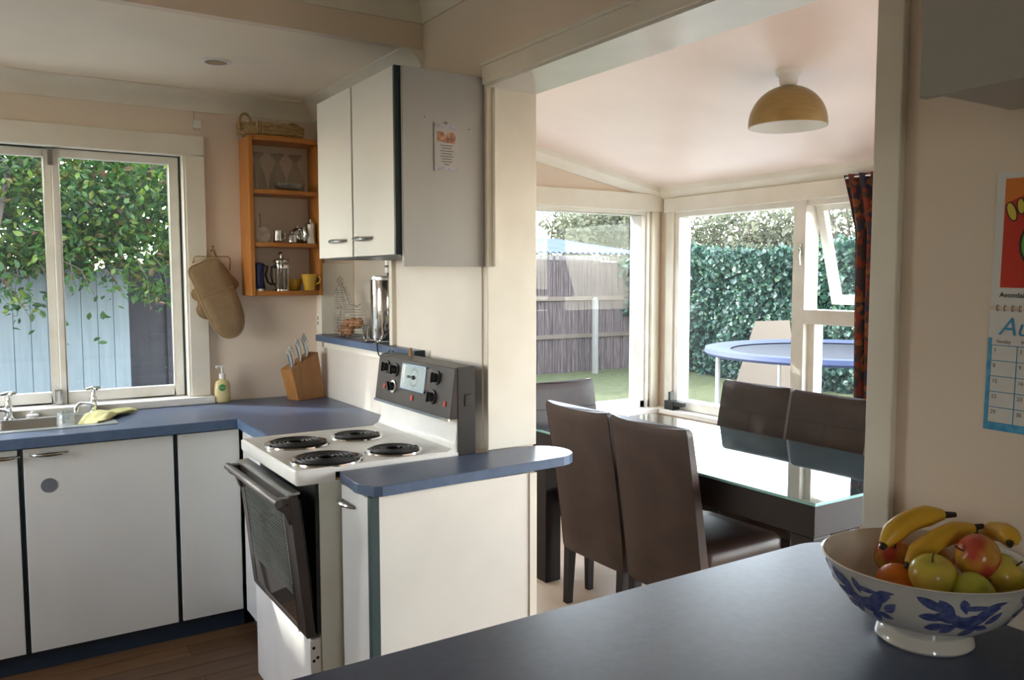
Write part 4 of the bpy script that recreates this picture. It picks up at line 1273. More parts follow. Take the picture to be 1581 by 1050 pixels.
# glassware on the upper board
gz = 1.8925
for k, (gx, gy) in enumerate(((1.135, 4.002), (1.232, 4.002), (1.318, 4.002))):
    t = thing('goblet', ['left of three upturned clear goblets on the pine shelf', 'middle of three upturned clear goblets on pine shelf', 'right of three upturned clear goblets on pine shelf'][k], 'goblet', (gx, gy, gz), 'clear goblets on the pine shelf')
    MB().lathe([(0.040, 0.0), (0.041, 0.03), (0.034, 0.08), (0.016, 0.125), (0.011, 0.14), (0.010, 0.150)], (gx, gy, gz), 24, cap0=False, cap1=False).build('goblet_cup', 'clear_glass', t, smooth=True)
    MB().lathe([(0.010, 0.150), (0.024, 0.168), (0.034, 0.178), (0.034, 0.181), (0.001, 0.182)], (gx, gy, gz), 24, cap0=False).build('goblet_foot', 'press_glass', t, smooth=True)
t = thing('glass_dish', 'shallow pressed glass dish before the goblets', 'dish', (1.255, 3.91, gz))
MB().lathe([(0.04, 0.0), (0.062, 0.01), (0.068, 0.034), (0.066, 0.036), (0.058, 0.012), (0.038, 0.005)], (0, 0, 0), 28, cap1=True, M=Matrix.Translation((1.258, 3.91, gz)) @ Matrix.Diagonal((1.1, 0.7, 1, 1))).build('dish_body', 'press_glass', t, smooth=True, angle=60)

# chrome things on the middle board
mz = 1.6485
t = thing('wire_whisk', 'coiled wire egg whisk standing on the pine shelf', 'whisk', (1.135, 3.95, mz))
wc = MB()
for k in range(6):
    R = 0.007 + 0.0055 * k
    wc.tube([(1.136 + R * math.cos(2 * PI * i / 24), 3.93 + 0.35 * R * math.cos(2 * PI * i / 24), mz + 0.038 + R * math.sin(2 * PI * i / 24)) for i in range(24)], 0.0012, 5, True)
wc.build('coil_head', 'chrome', t, smooth=True)
MB().tube([(1.118, 3.925, mz + 0.07), (1.122, 3.926, mz + 0.10), (1.118, 3.926, mz + 0.135)], 0.0015, 5).build('whisk_handle', 'chrome', t, smooth=True)
t = thing('milk_jug', 'small steel milk jug on the middle pine board', 'jug', (1.205, 3.93, mz))
MB().lathe([(0.018, 0), (0.021, 0.004), (0.0215, 0.02), (0.018, 0.045), (0.02, 0.058)], (1.205, 3.93, mz), 22).build('jug_body', 'steel', t, smooth=True)
MB().tube([(1.224, 3.93, mz + 0.05), (1.238, 3.928, mz + 0.046), (1.238, 3.928, mz + 0.022), (1.225, 3.93, mz + 0.016)], 0.003, 6).build('jug_handle', 'steel', t, smooth=True)
t = thing('sugar_pot', 'squat steel sugar pot before the teapot', 'pot', (1.262, 3.905, mz))
MB().lathe([(0.018, 0), (0.022, 0.004), (0.022, 0.034), (0.016, 0.042), (0.004, 0.046), (0.005, 0.052), (0.001, 0.054)], (1.268, 3.912, mz), 22).build('pot_body', 'steel', t, smooth=True)
t = thing('teapot', 'rounded steel teapot with black handle on pine shelf', 'teapot', (1.31, 3.955, mz))
MB().lathe([(0.028, 0), (0.036, 0.008), (0.04, 0.035), (0.034, 0.062), (0.02, 0.074), (0.004, 0.078), (0.006, 0.086), (0.001, 0.089)], (1.312, 3.965, mz), 24).build('pot_body', 'steel', t, smooth=True)
MB().tube([(1.312, 3.935, mz + 0.07), (1.322, 3.908, mz + 0.072), (1.328, 3.90, mz + 0.045), (1.322, 3.912, mz + 0.012), (1.314, 3.93, mz + 0.01)], 0.0075, 8).build('pot_handle', 'steel', t, smooth=True)
t = thing('coffee_pot', 'tall faceted steel coffee pot half behind the cabinet', 'coffee pot', (1.385, 3.93, mz))
MB().lathe([(0.027, 0), (0.027, 0.004), (0.022, 0.05), (0.024, 0.092), (0.019, 0.100), (0.004, 0.104), (0.005, 0.114), (0.0065, 0.118), (0.001, 0.122)], (1.364, 3.93, mz), 10).build('pot_body', 'steel', t)

# mugs, press and jug on the lower board
bz = 1.4230
t = thing('blue_jug', 'dark blue jug with black handle at the left of pine shelf', 'jug', (1.115, 3.96, bz))
MB().lathe([(0.022, 0), (0.029, 0.012), (0.024, 0.05), (0.026, 0.09), (0.031, 0.115), (0.027, 0.128), (0.008, 0.134)], (1.119, 3.965, bz), 22).build('jug_body', 'jug_blue', t, smooth=True)
MB().tube([(1.132, 3.938, bz + 0.12), (1.152, 3.93, bz + 0.115), (1.142, 3.93, bz + 0.075), (1.152, 3.93, bz + 0.04), (1.172, 3.93, bz + 0.028)], 0.0045, 7).build('jug_handle', 'black_plastic', t, smooth=True)
MB().lathe([(0.018, 0), (0.018, 0.01)], (1.108, 3.905, bz), 16).build('china_foot', 'bowl_china', t, smooth=True)
px_, py_ = 1.218, 3.935
t = thing('french_press', 'glass coffee press with steel frame on lower pine board', 'coffee press', (px_, py_, bz))
MB().lathe([(0.032, 0.008), (0.033, 0.014), (0.033, 0.135)], (px_, py_, bz), 24, cap1=False).build('beaker', 'press_glass', t, smooth=True)
fr = MB().lathe([(0.036, 0), (0.036, 0.006), (0.033, 0.008)], (px_, py_, bz), 24).lathe([(0.035, 0.105), (0.0355, 0.115), (0.035, 0.122)], (px_, py_, bz), 24, cap0=False, cap1=False)
for k in range(4):
    a = PI / 4 + k * PI / 2
    fr.cyl((px_ + 0.035 * math.cos(a), py_ + 0.035 * math.sin(a), bz + 0.004), (px_ + 0.035 * math.cos(a), py_ + 0.035 * math.sin(a), bz + 0.12), 0.0022, seg=6)
fr.build('frame', 'chrome', t, smooth=True)
MB().lathe([(0.0385, 0.134), (0.039, 0.138), (0.036, 0.146), (0.02, 0.152), (0.004, 0.154)], (px_, py_, bz), 24).build('lid', 'steel', t, smooth=True)
MB().lathe([(0.003, 0.15), (0.003, 0.166), (0.009, 0.168), (0.012, 0.175), (0.009, 0.182), (0.001, 0.184)], (px_, py_, bz), 14).build('plunger_knob', 'chrome', t, smooth=True)
MB().tube([(px_ - 0.03, py_ - 0.015, bz + 0.115), (px_ - 0.055, py_ - 0.03, bz + 0.112), (px_ - 0.058, py_ - 0.03, bz + 0.07), (px_ - 0.05, py_ - 0.028, bz + 0.035), (px_ - 0.03, py_ - 0.018, bz + 0.02)], 0.0045, 7).build('press_handle', 'black_plastic', t, smooth=True)
t = thing('small_bowl', 'small mustard yellow bowl behind the yellow mug', 'bowl', (1.312, 3.955, bz))
MB().lathe([(0.020, 0), (0.026, 0.004), (0.034, 0.03), (0.036, 0.056), (0.034, 0.056), (0.03, 0.03), (0.018, 0.008)], (1.292, 3.975, bz), 24).build('bowl_body', 'bowl_yellow', t, smooth=True, angle=60)
t = thing('mug', 'bright yellow cup with a handle on the pine shelf', 'mug', (1.355, 3.91, bz))
MB().lathe([(0.020, 0), (0.024, 0.002), (0.028, 0.03), (0.036, 0.07), (0.037, 0.078), (0.034, 0.078), (0.026, 0.03), (0.018, 0.006)], (1.345, 3.905, bz), 26).build('cup', 'mug_yellow', t, smooth=True, angle=60)
MB().tube([(1.370, 3.893, bz + 0.066), (1.384, 3.883, bz + 0.068), (1.390, 3.878, bz + 0.055), (1.386, 3.880, bz + 0.038), (1.368, 3.894, bz + 0.028)], 0.0042, 7).build('cup_handle', 'mug_yellow', t, smooth=True)

# ================================================================== FOREGROUND BAR
t = thing('breakfast_bar', 'dark slate blue breakfast bar top filling the foreground', 'worktop', (0.6, 0.6, 0.86))
bp_ = [(-0.9, 0.10), (PX0 - 0.002, 0.10), (PX0 - 0.002, 0.900)]
bp_ += [(PX0 - 0.02, 0.900), (PX0 - 0.02, 0.97), (1.56, 0.97)]
for k in range(9):
    a = math.radians(5 + 85 * k / 8)
    bp_.append((1.49 + 0.08 * math.cos(a), 1.078 + 0.082 * math.sin(a)))
bp_ += [(1.40, 1.16), (-0.9, 1.152)]
MB().prism(bp_, 0.862, 0.90, 'z').build('slab', 'bench', t, bevel=0.003)
t = thing('bar_cabinet', 'white cabinet carrying the breakfast bar', 'cabinet', (0.3, 0.6, 0))
box(-0.86, 1.40, 0.45, 0.95, 0.0, 0.86).build('body', 'cabinet_end', t)

# upper cabinet at the right edge
t = thing('wall_cabinet', 'pale grey wall cabinet at the top right corner', 'wall cabinet', (1.3, 0.4, 1.74))
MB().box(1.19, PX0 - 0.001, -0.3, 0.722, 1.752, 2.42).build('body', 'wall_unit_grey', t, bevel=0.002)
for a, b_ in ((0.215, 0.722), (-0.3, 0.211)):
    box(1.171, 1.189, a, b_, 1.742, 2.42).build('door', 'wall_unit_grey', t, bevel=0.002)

# ================================================================== CALENDAR
cx = PX0 - 0.0015
cyL, czT, czB = 0.740, 1.650, 1.222
tilt = 0.018
t = thing('calendar', 'spiral-bound wall calendar showing August under a red picture', 'calendar', (cx, 0.60, czB))
Mc = Matrix.Translation((cx, cyL, 1.43)) @ Matrix.Rotation(tilt, 4, 'X')
def cbox(y0, y1, z0, z1, d0, d1):
    """y measured to the right (towards -Y) from the left edge; z from the binding"""
    return MB().box(-d1, -d0, -y1, -y0, z0, z1, Mc)
CW = 0.30
up_ = cbox(0.0, CW, 0.004, 0.222, 0.0, 0.0015).build('picture_sheet', 'paper', t)
cbox(0.014, CW - 0.014, 0.034, 0.212, 0.0015, 0.0020).build('red_field', 'paper_red', up_)
MB().prism([(-0.014, 0.212), (-0.014, 0.170), (-0.03, 0.178), (-0.05, 0.186), (-0.09, 0.19), (-0.286, 0.19), (-0.286, 0.212)], -0.0024, -0.0020, 'x', Mc).build('orange_patch', 'paper_orange', up_)
fg = MB()
def blob(y, z, a, b_, d0, d1, rot=0.0, n=22):
    pts = []
    for i in range(n):
        th = 2 * PI * i / n
        u, v = a * math.cos(th), b_ * math.sin(th)
        pts.append((-(y + u * math.cos(rot) - v * math.sin(rot)), z + u * math.sin(rot) + v * math.cos(rot)))
    return MB().prism(pts, -d1, -d0, 'x', Mc)
for (y, z, a, b_, r_) in ((0.026, 0.158, 0.006, 0.015, 0.35), (0.040, 0.166, 0.005, 0.012, 0.15)):
    blob(y, z, a + 0.002, b_ + 0.002, 0.0024, 0.0027, r_).build('outline', 'ink_black', up_)
    blob(y, z, a, b_, 0.0027, 0.0030, r_).build('yellow_shape', 'paper_yellow', up_)
for (y, z, a, b_) in ((0.075, 0.150, 0.026, 0.03), (0.082, 0.105, 0.038, 0.042)):
    blob(y, z, a + 0.004, b_ + 0.004, 0.0024, 0.0027).build('outline', 'ink_black', up_)
    blob(y, z, a, b_, 0.0027, 0.0030).build('green_shape', 'paper_green', up_)
def ctext(s_, y, z, size, m_, par, shear=0.0, d=0.0022):
    R = Matrix(((0, 0, -1, 0), (-1, 0, 0, 0), (0, 1, 0, 0), (0, 0, 0, 1)))
    return text_obj(s_, size, Mc @ Matrix.Translation((-d, -y, z)) @ R, m_, 'lettering', par, shear, 0.0002)
ctext('Avondale Primary', 0.014, 0.018, 0.012, 'ink_black', up_)
lo_ = cbox(0.0, CW, -0.205, -0.004, 0.0, 0.0015).build('month_sheet', 'paper', t)
# blue border round the grid
gy0, gy1, gz0, gz1 = 0.006, CW - 0.006, -0.192, -0.062
bd = cbox(0.0, CW, -0.205, gz0, 0.0015, 0.0019)
bd.add(cbox(0.0, gy0, gz0, -0.05, 0.0015, 0.0019).v, [(0, 3, 2, 1), (4, 5, 6, 7), (0, 1, 5, 4), (1, 2, 6, 5), (2, 3, 7, 6), (3, 0, 4, 7)])
bd.build('blue_border', 'cal_blue', lo_)
gl = MB()
cell = (gy1 - gy0) / 7
for k in range(8):
    y = gy0 + cell * k
    gl.box(-0.0021, -0.0015, -y - 0.0006, -y + 0.0006, gz0, gz1, Mc)
for k in range(6):
    z = gz1 + (gz0 - gz1) * k / 5
    gl.box(-0.0021, -0.0015, -gy1, -gy0, z - 0.0006, z + 0.0006, Mc)
gl.build('grid_lines', 'ink_blue', lo_)
ctext('August', 0.016, -0.044, 0.042, 'ink_blue', lo_, 0.25)
ctext('Sunday', gy0 + 0.008, gz1 + 0.004, 0.008, 'ink_grey', lo_)
ctext('Monday', gy0 + cell + 0.006, gz1 + 0.004, 0.008, 'ink_grey', lo_)
for r_ in range(5):
    for c_ in range(7):
        dnum = r_ * 7 + c_ + 1
        if dnum <= 31 and c_ < 3:
            ctext(str(dnum), gy0 + cell * c_ + 0.004, gz1 + (gz0 - gz1) * r_ / 5 - 0.011, 0.009, 'ink_grey', lo_)
for k in range(24):
    y = 0.012 + k * 0.012
    pts = [Mc @ Vector((-0.001 - 0.0035 * math.cos(a), -y, 0.0055 * math.sin(a))) for a in [2 * PI * i / 8 for i in range(8)]]
    MB().tube(pts, 0.0008, 4, True).build('binding_ring', 'ink_grey', t)

# ================================================================== FRUIT BOWL
bx, by = 1.262, 0.738
t = thing('fruit_bowl', 'large white china bowl with blue leaf pattern on a foot', 'bowl', (bx, by, 0.9005))
BR = [(0.070, 0.0), (0.073, 0.004), (0.071, 0.012), (0.064, 0.020), (0.066, 0.024), (0.090, 0.038), (0.118, 0.060), (0.138, 0.088), (0.150, 0.116), (0.156, 0.130)]
inner = [(0.1585, 0.1325), (0.1555, 0.1335), (0.152, 0.129), (0.144, 0.110), (0.130, 0.082), (0.108, 0.054), (0.075, 0.034), (0.03, 0.028), (0.001, 0.027)]
MB().lathe(BR + inner, (bx, by, 0.9005), 72).build('bowl_body', 'bowl_china', t, smooth=True, angle=50)


def bowl_pt(th, z, off=0.0012):
    """outer surface point at angle th, height z above the foot"""
    for i in range(len(BR) - 1):
        (r0, z0), (r1, z1) = BR[i], BR[i + 1]
        if z0 <= z <= z1 and i >= 3:
            k = (z - z0) / (z1 - z0)
            r = r0 + (r1 - r0) * k
            nr, nz = (z1 - z0), -(r1 - r0)
            l_ = math.hypot(nr, nz)
            return (bx + (r + off * nr / l_) * math.cos(th), by + (r + off * nr / l_) * math.sin(th), 0.9005 + z + off * nz / l_)
    r = BR[-1][0]
    return (bx + r * math.cos(th), by + r * math.sin(th), 0.9005 + z)


mo = MB()
def motif_leaf(th, z, ang, ln_, wd):
    """leaf lying on the bowl; th, z centre, ang in the unrolled plane, lengths in metres"""
    rr = 0.14
    N = 10
    top, bot, mid = [], [], []
    for i in range(N + 1):
        u = i / N
        hw = wd * math.sin(PI * u ** 0.8) * 0.5
        for lst, sgn in ((top, 1), (mid, 0), (bot, -1)):
            a = (u - 0.5) * ln_
            b_ = hw * sgn
            du = a * math.cos(ang) - b_ * math.sin(ang)
            dz = a * math.sin(ang) + b_ * math.cos(ang)
            lst.append(bowl_pt(th + du / rr, min(0.127, max(0.026, z + dz * 0.9))))
    mo.loft([top, mid, bot], False, False, closed=False)
for c0 in [math.radians(d_) for d_ in (-128, -68, -8, 52, 112, 172)]:
    for dt, z, ang, ln_, wd in ((-0.30, 0.108, -0.55, 0.050, 0.017), (-0.17, 0.104, -0.95, 0.042, 0.016), (-0.02, 0.110, -1.3, 0.030, 0.012), (-0.29, 0.087, 0.05, 0.042, 0.016), (-0.24, 0.070, 0.35, 0.042, 0.016),
                            (-0.12, 0.088, -0.25, 0.050, 0.021), (-0.12, 0.068, 0.75, 0.034, 0.015), (0.0, 0.078, 0.1, 0.03, 0.014), (0.03, 0.088, 0.0, 0.034, 0.01), (0.11, 0.084, 0.55, 0.052, 0.028), (0.12, 0.064, 0.9, 0.034, 0.016),
                            (0.10, 0.108, 0.05, 0.046, 0.010), (0.23, 0.100, 0.5, 0.04, 0.018), (0.25, 0.070, -0.2, 0.026, 0.013), (0.33, 0.088, 0.9, 0.03, 0.014), (0.30, 0.112, 0.3, 0.03, 0.010)):
        motif_leaf(c0 + dt, z, ang, ln_, wd)
mo.build('painted_leaves', 'motif_blue', t, smooth=True)


def apple(c, r, m_, label, tiltv=(0.2, 0.1), stem=True):
    z0 = c[2] - r * 0.9
    o = thing('apple' if 'orange_peel' != m_ else 'orange', label, 'apple' if m_ != 'orange_peel' else 'orange', (c[0], c[1], z0), 'fruit in the china bowl')
    M_ = Matrix.Translation(c) @ Matrix.Rotation(tiltv[0], 4, 'X') @ Matrix.Rotation(tiltv[1], 4, 'Y')
    pr = []
    for i in range(19):
        a = -PI / 2 + PI * i / 18
        R = r * math.cos(a) * (1.0 + (0.05 if m_ != 'orange_peel' else 0.0) * math.sin(a))
        z = r * 0.92 * math.sin(a)
        if m_ != 'orange_peel':
            d_ = max(0.0, 1 - math.hypot(R, 0) / (0.42 * r))
            z -= math.copysign(0.22 * r * d_ ** 1.3, math.sin(a)) if abs(math.sin(a)) > 0.5 else 0
        pr.append((max(R, 1e-4), z))
    MB().lathe(pr, seg=28, M=M_).build('flesh', m_, o, smooth=True, angle=80)
    if stem and m_ != 'orange_peel':
        MB().tube([M_ @ Vector((0, 0, 0.66 * r)), M_ @ Vector((0.002, 0.001, 0.9 * r)), M_ @ Vector((0.006, 0.002, 1.08 * r))], 0.0014, 6).build('stem', 'stem', o)
    return o


apple((1.300, 0.815, 1.003), 0.034, 'apple_red', 'red and yellow apple under the left banana', (0.3, -0.5))
apple((1.222, 0.704, 1.022), 0.0345, 'apple_yellow', 'yellow-green apple with a pink blush at the front', (0.15, -0.3))
apple((1.290, 0.672, 1.048), 0.0345, 'apple_red', 'red and yellow apple right of the middle banana', (-0.9, -0.9))
apple((1.243, 0.652, 1.006), 0.032, 'apple_green', 'plain green-yellow apple low at the front rim', (0.6, 0.8))
apple((1.315, 0.648, 1.022), 0.033, 'apple_yellow', 'yellow apple at the far right of the bowl', (0.8, 0.3))
apple((1.335, 0.770, 1.005), 0.033, 'apple_red', 'dark red apple tucked between the two bananas', (0.2, 0.6))
apple((1.232, 0.768, 0.988), 0.033, 'orange_peel', 'orange at the left behind the bowl rim')
apple((1.283, 0.725, 0.966), 0.033, 'orange_peel', 'orange deep in the middle of the bowl')
apple((1.303, 0.690, 0.974), 0.031, 'orange_peel', 'orange low at the right behind green apple')


def banana(pts, r, label):
    o = thing('banana', label, 'banana', Vector(pts[len(pts) // 2]), 'bananas in the china bowl')
    P = []
    N = 14
    for i in range(N + 1):         # quadratic through three points
        u = i / N
        a, b_, c_ = (Vector(p) for p in pts)
        P.append(a * (2 * (u - .5) * (u - 1)) + b_ * (4 * u * (1 - u)) + c_ * (2 * u * (u - .5)))
    rs = [r * (0.36 + 0.64 * min(1.0, math.sin(PI * (0.04 + 0.92 * i / N)) * 1.5)) for i in range(N + 1)]
    MB().tube(P, rs, 10).build('skin', 'banana', o, smooth=True, angle=60)
    d0 = (P[0] - P[1]).normalized()
    MB().tube([P[0] + d0 * -0.002, P[0] + d0 * 0.008], [r * 0.38, r * 0.26], 8).build('blossom_tip', 'banana_tip', o, smooth=True)
    d1 = (P[-1] - P[-2]).normalized()
    MB().tube([P[-1] - d1 * 0.002, P[-1] + d1 * 0.02], [r * 0.36, r * 0.24], 8).build('stalk', 'banana_tip', o, smooth=True)


banana([(1.243, 0.800, 1.040), (1.292, 0.790, 1.073), (1.345, 0.760, 1.084)], 0.018, 'banana lying highest at the left of the bowl')
banana([(1.238, 0.752, 1.022), (1.285, 0.738, 1.056), (1.352, 0.715, 1.072)], 0.0175, 'middle banana behind the yellow-green apple')
banana([(1.330, 0.645, 1.070), (1.362, 0.670, 1.074), (1.382, 0.715, 1.060)], 0.016, 'banana with bruised dark end at the back of bowl')

# ================================================================== DINING FURNITURE
t = thing('dining_table', 'dark wooden dining table with a reflective glass top', 'table', (2.65, 2.51, 0))
TX0, TX1, TY0, TY1 = 2.262, 3.045, 1.705, 3.33
for x in (TX0 + 0.005, TX1 - 0.095):
    for y in (TY0 + 0.005, TY1 - 0.095):
        box(x, x + 0.09, y, y + 0.09, 0, 0.628).build('leg', 'dark_wood', t, bevel=0.003)
MB().box(TX0, TX1, TY0, TY1, 0.63, 0.738).build('apron_top', 'dark_wood', t, bevel=0.003)
gt = MB().prism([(TX0 - 0.008, TY0 - 0.008), (TX1 + 0.008, TY0 - 0.008), (TX1 + 0.008, TY1 + 0.008), (TX0 - 0.008, TY1 + 0.008)], 0.7395, 0.750, 'z').build('glass_top', 'table_glass', t, bevel=0.001)
e_ = MB()
for a in ((TX0 - 0.0095, TX0 - 0.008, TY0 - 0.008, TY1 + 0.008), (TX1 + 0.008, TX1 + 0.0095, TY0 - 0.008, TY1 + 0.008), (TX0 - 0.008, TX1 + 0.008, TY0 - 0.0095, TY0 - 0.008), (TX0 - 0.008, TX1 + 0.008, TY1 + 0.008, TY1 + 0.0095)):
    e_.box(*a, 0.7405, 0.749)
e_.build('polished_edge', 'glass_edge', gt)


def make_chair(label):
    t = thing('dining_chair', label, 'chair', (0, 0, 0), 'leather dining chairs')
    hw = 0.215
    # seat
    rings = [rrect(-0.20, 0.225, -hw + 0.005, hw - 0.005, 0.03, 0.385, 4), rrect(-0.205, 0.23, -hw, hw, 0.035, 0.40, 4), rrect(-0.205, 0.23, -hw, hw, 0.035, 0.45, 4), rrect(-0.195, 0.215, -hw + 0.02, hw - 0.02, 0.03, 0.468, 4), rrect(-0.12, 0.14, -hw + 0.09, hw - 0.09, 0.03, 0.474, 4)]
    MB().loft(rings).build('seat', 'leather', t, smooth=True, angle=50)
    # back: upholstered slab, leaning backwards, slightly dished top
    def back_ring(z, k):
        u = (z - 0.25) / 0.68
        xr = -0.222 - 0.10 * u ** 1.25
        th = 0.062 - 0.016 * u
        pts = []
        n = 8
        hy = hw * (1 - 0.02 * (1 - u)) - (0.008 if k else 0)
        e = 0.014
        for i in range(n + 1):
            y = -hy + 2 * hy * i / n
            dip = 0.010 * (1 - (2 * i / n - 1) ** 2) * u
            pts.append((xr - dip * 0.0 + (e if i in (0, n) else 0) * 0.6 + (0.006 if k else 0), y, z - (0.012 * (1 - (2 * i / n - 1) ** 2) if u > 0.9 else 0)))
        for i in range(n, -1, -1):
            y = -hy + 2 * hy * i / n
            pts.append((xr + th - (e if i in (0, n) else 0) * 0.6 - (0.006 if k else 0), y, z - (0.012 * (1 - (2 * i / n - 1) ** 2) if u > 0.9 else 0)))
        return pts
    bk = MB().loft([back_ring(z, k) for z, k in ((0.252, 1), (0.26, 0), (0.36, 0), (0.48, 0), (0.60, 0), (0.72, 0), (0.82, 0), (0.90, 0), (0.925, 0), (0.937, 1))]).build('backrest', 'leather', t, smooth=True, angle=50)
    # seams: side seams on the rear edges, cross and centre seam on the front face
    sm = MB()
    def face_x(z, front):
        u = (z - 0.25) / 0.68
        xr = -0.222 - 0.10 * u ** 1.25
        return xr + (0.062 - 0.016 * u if front else 0.0)
    for s_ in (-1, 1):
        sm.tube([(face_x(z, False) + 0.009, s_ * (hw * (1 - 0.02 * (1 - (z - 0.25) / 0.68)) + 0.0005), z) for z in (0.27, 0.4, 0.55, 0.7, 0.85, 0.92)], 0.0022, 5)
    zc_ = 0.80
    sm.tube([(face_x(zc_, True), y, zc_) for y in (-hw + 0.006, -0.1, 0, 0.1, hw - 0.006)], 0.0018, 5)
    sm.tube([(face_x(z, True), 0.0, z) for z in (0.49, 0.6, 0.7, zc_)], 0.0018, 5)
    sm.build('seam', 'leather_seam', bk, smooth=True)
    for x, y in ((0.195, -0.18), (0.195, 0.18)):
        MB().loft([[(x - 0.021, y - 0.021, 0.386), (x + 0.021, y - 0.021, 0.386), (x + 0.021, y + 0.021, 0.386), (x - 0.021, y + 0.021, 0.386)], [(x - 0.014, y - 0.014, 0), (x + 0.014, y - 0.014, 0), (x + 0.014, y + 0.014, 0), (x - 0.014, y + 0.014, 0)]]).build('leg', 'dark_wood', t)
    for y in (-0.185, 0.185):
        MB().loft([[(-0.212, y - 0.022, 0.39), (-0.168, y - 0.022, 0.39), (-0.168, y + 0.022, 0.39), (-0.212, y + 0.022, 0.39)], [(-0.225, y - 0.015, 0), (-0.193, y - 0.015, 0), (-0.193, y + 0.015, 0), (-0.225, y + 0.015, 0)]]).build('leg', 'dark_wood', t)
    return t


ch = make_chair('brown leather chair with its back to us, nearest the white post')
places = [((2.425, 2.800), 0, None), ((2.425, 2.352), 0, 'brown leather chair with its back to us, at the table middle'),
          ((3.065, 2.895), PI + 0.02, 'leather chair facing us below the middle of the window'), ((3.04, 2.440), PI - 0.015, 'leather chair facing us beside the curtain'),
          ((2.578, 3.256), -PI / 2, 'leather chair at the far table end, half behind post')]
for k, ((x, y), rz, lab) in enumerate(places):
    o = ch if k == 0 else copy_tree(ch)
    o.location = (x, y, 0)
    o.rotation_euler = (0, 0, rz)
    if lab:
        o['label'] = lab

# ceiling lamp
lx, ly = 2.62, 2.14
lz = ceil_d(lx)
t = thing('ceiling_lamp', 'brass dome ceiling lamp with white inside', 'ceiling lamp', (lx, ly, lz - 0.22))
MB().lathe([(0.048, 0.012), (0.048, -0.012), (0.036, -0.02), (0.032, -0.05), (0.030, -0.055)], (lx, ly, lz), 24).build('mount', 'shade_white', t, smooth=True)
sh = []
R = 0.145
for k in range(13):
    a = PI / 2 * k / 12
    sh.append((max(0.028, R * math.sin(a)), -0.052 - R * 0.98 * (1 - math.cos(a))))
sh.append((R, -0.052 - R * 0.98 - 0.012))
MB().lathe(sh, (lx, ly, lz), 48, cap0=True, cap1=False).build('dome_shade', 'brass', t, smooth=True, angle=60)
MB().lathe([(r_ - 0.0025 if r_ > 0.03 else r_, z_ - 0.0015) for r_, z_ in sh], (lx, ly, lz), 48, cap0=True, cap1=False).build('inner_lining', 'shade_white', t, smooth=True, angle=60)
MB().lathe([(0.012, -0.054), (0.014, -0.075), (0.028, -0.105), (0.03, -0.125), (0.02, -0.145), (0.001, -0.15)], (lx, ly, lz), 18).build('bulb', 'shade_white', t, smooth=True)

# curtain, drawn to the side of the far window
t = thing('curtain', 'dark patterned red and navy curtain gathered at the window', 'curtain', (3.66, 2.36, 0.30))
rings = []
zs = [0.32, 0.5, 0.7, 0.9, 1.1, 1.3, 1.5, 1.7, 1.85, 1.95, 1.99]
N = 64
for z in zs:
    k = (z - 0.32) / 1.67
    left = 2.53 + 0.035 * math.sin(2.2 * k) + (0.075 * max(0, (k - 0.82) / 0.18) ** 1.2)
    right = 2.10
    fr_, bk_ = [], []
    for i in range(N + 1):
        u = i / N
        y = left + (right - left) * u
        x = 3.655 + 0.024 * math.sin(2 * PI * 9 * u + 0.8 * math.sin(3 * k)) * (0.7 + 0.3 * k) + 0.004 * math.sin(31 * u + 4 * k)
        fr_.append((x - 0.0015, y, z))
        bk_.append((x + 0.0015, y, z))
    rings.append(fr_ + bk_[::-1])
MB().loft(rings).build('drape', 'curtain', t, smooth=True, angle=60)
tp = MB()
tp.cyl((3.655, 2.02, 1.975), (3.655, 2.62, 1.975), 0.007, seg=10)
tp.build('rod', 'steel', t, smooth=True)
# black bracket on the sill
t = thing('sill_clamp', 'black angled metal clamp standing in the window corner', 'clamp', (3.71, 3.84, 0.642))
MB().box(3.675, 3.735, 3.845, 3.925, 0.642, 0.700).box(3.69, 3.725, 3.885, 3.905, 0.700, 0.755).box(3.68, 3.715, 3.77, 3.845, 0.672, 0.700).build('clamp_body', 'black_plastic', t, bevel=0.002)

# ================================================================== OUTSIDE
GZ = -0.35
struct('ground', box(-30, 60, 4.6, 70, GZ - 0.1, GZ).box(4.4, 60, -30, 4.6, GZ - 0.1, GZ).box(-30, -2.6, -30, 4.6, GZ - 0.1, GZ).box(-2.6, 4.4, -30, -3.0, GZ - 0.1, GZ), 'grass')
struct('ground_bounce', box(-2.6, 4.4, 4.17, 6.5, GZ - 0.1, GZ + 0.01).box(3.87, 6.6, -6.0, 6.5, GZ - 0.1, GZ + 0.012).box(-6.0, -2.03, -6.0, 6.5, GZ - 0.1, GZ + 0.011).box(-2.03, 3.87, -8.0, -2.53, GZ - 0.1, GZ + 0.013), 'paving_bounce')  # unseen pale ground added to bounce neutral daylight up to the ceilings

# pale paling fence outside the kitchen
FYK = 6.6
t = thing('paling_fence', 'pale blue-white board fence outside the kitchen window', 'fence', (0, FYK, GZ))
bw = 0.104
x = 0.918
k = 0
while x > -2.4:
    z1 = 1.545 + random.uniform(-0.006, 0.006)
    box(x - bw + 0.0035, x, FYK + random.uniform(0, 0.004), FYK + 0.02, GZ, z1).build('board', 'fence_pale', t)
    box(x - bw - 0.01, x - bw + 0.013, FYK + 0.0201, FYK + 0.026, GZ, z1 - 0.02).build('cover_strip', 'rail_wood', t)  # added behind the gap so no daylight shows through
    x -= bw
for z in (0.1, 1.25):
    box(-2.4, 0.90, FYK + 0.0262, FYK + 0.07, z, z + 0.09).build('rail', 'rail_wood', t)
t = thing('dark_fence', 'dark board fence right of the pale fence', 'fence', (1.8, FYK + 0.25, GZ))  # boards darker than those of the pale fence
x = 0.80
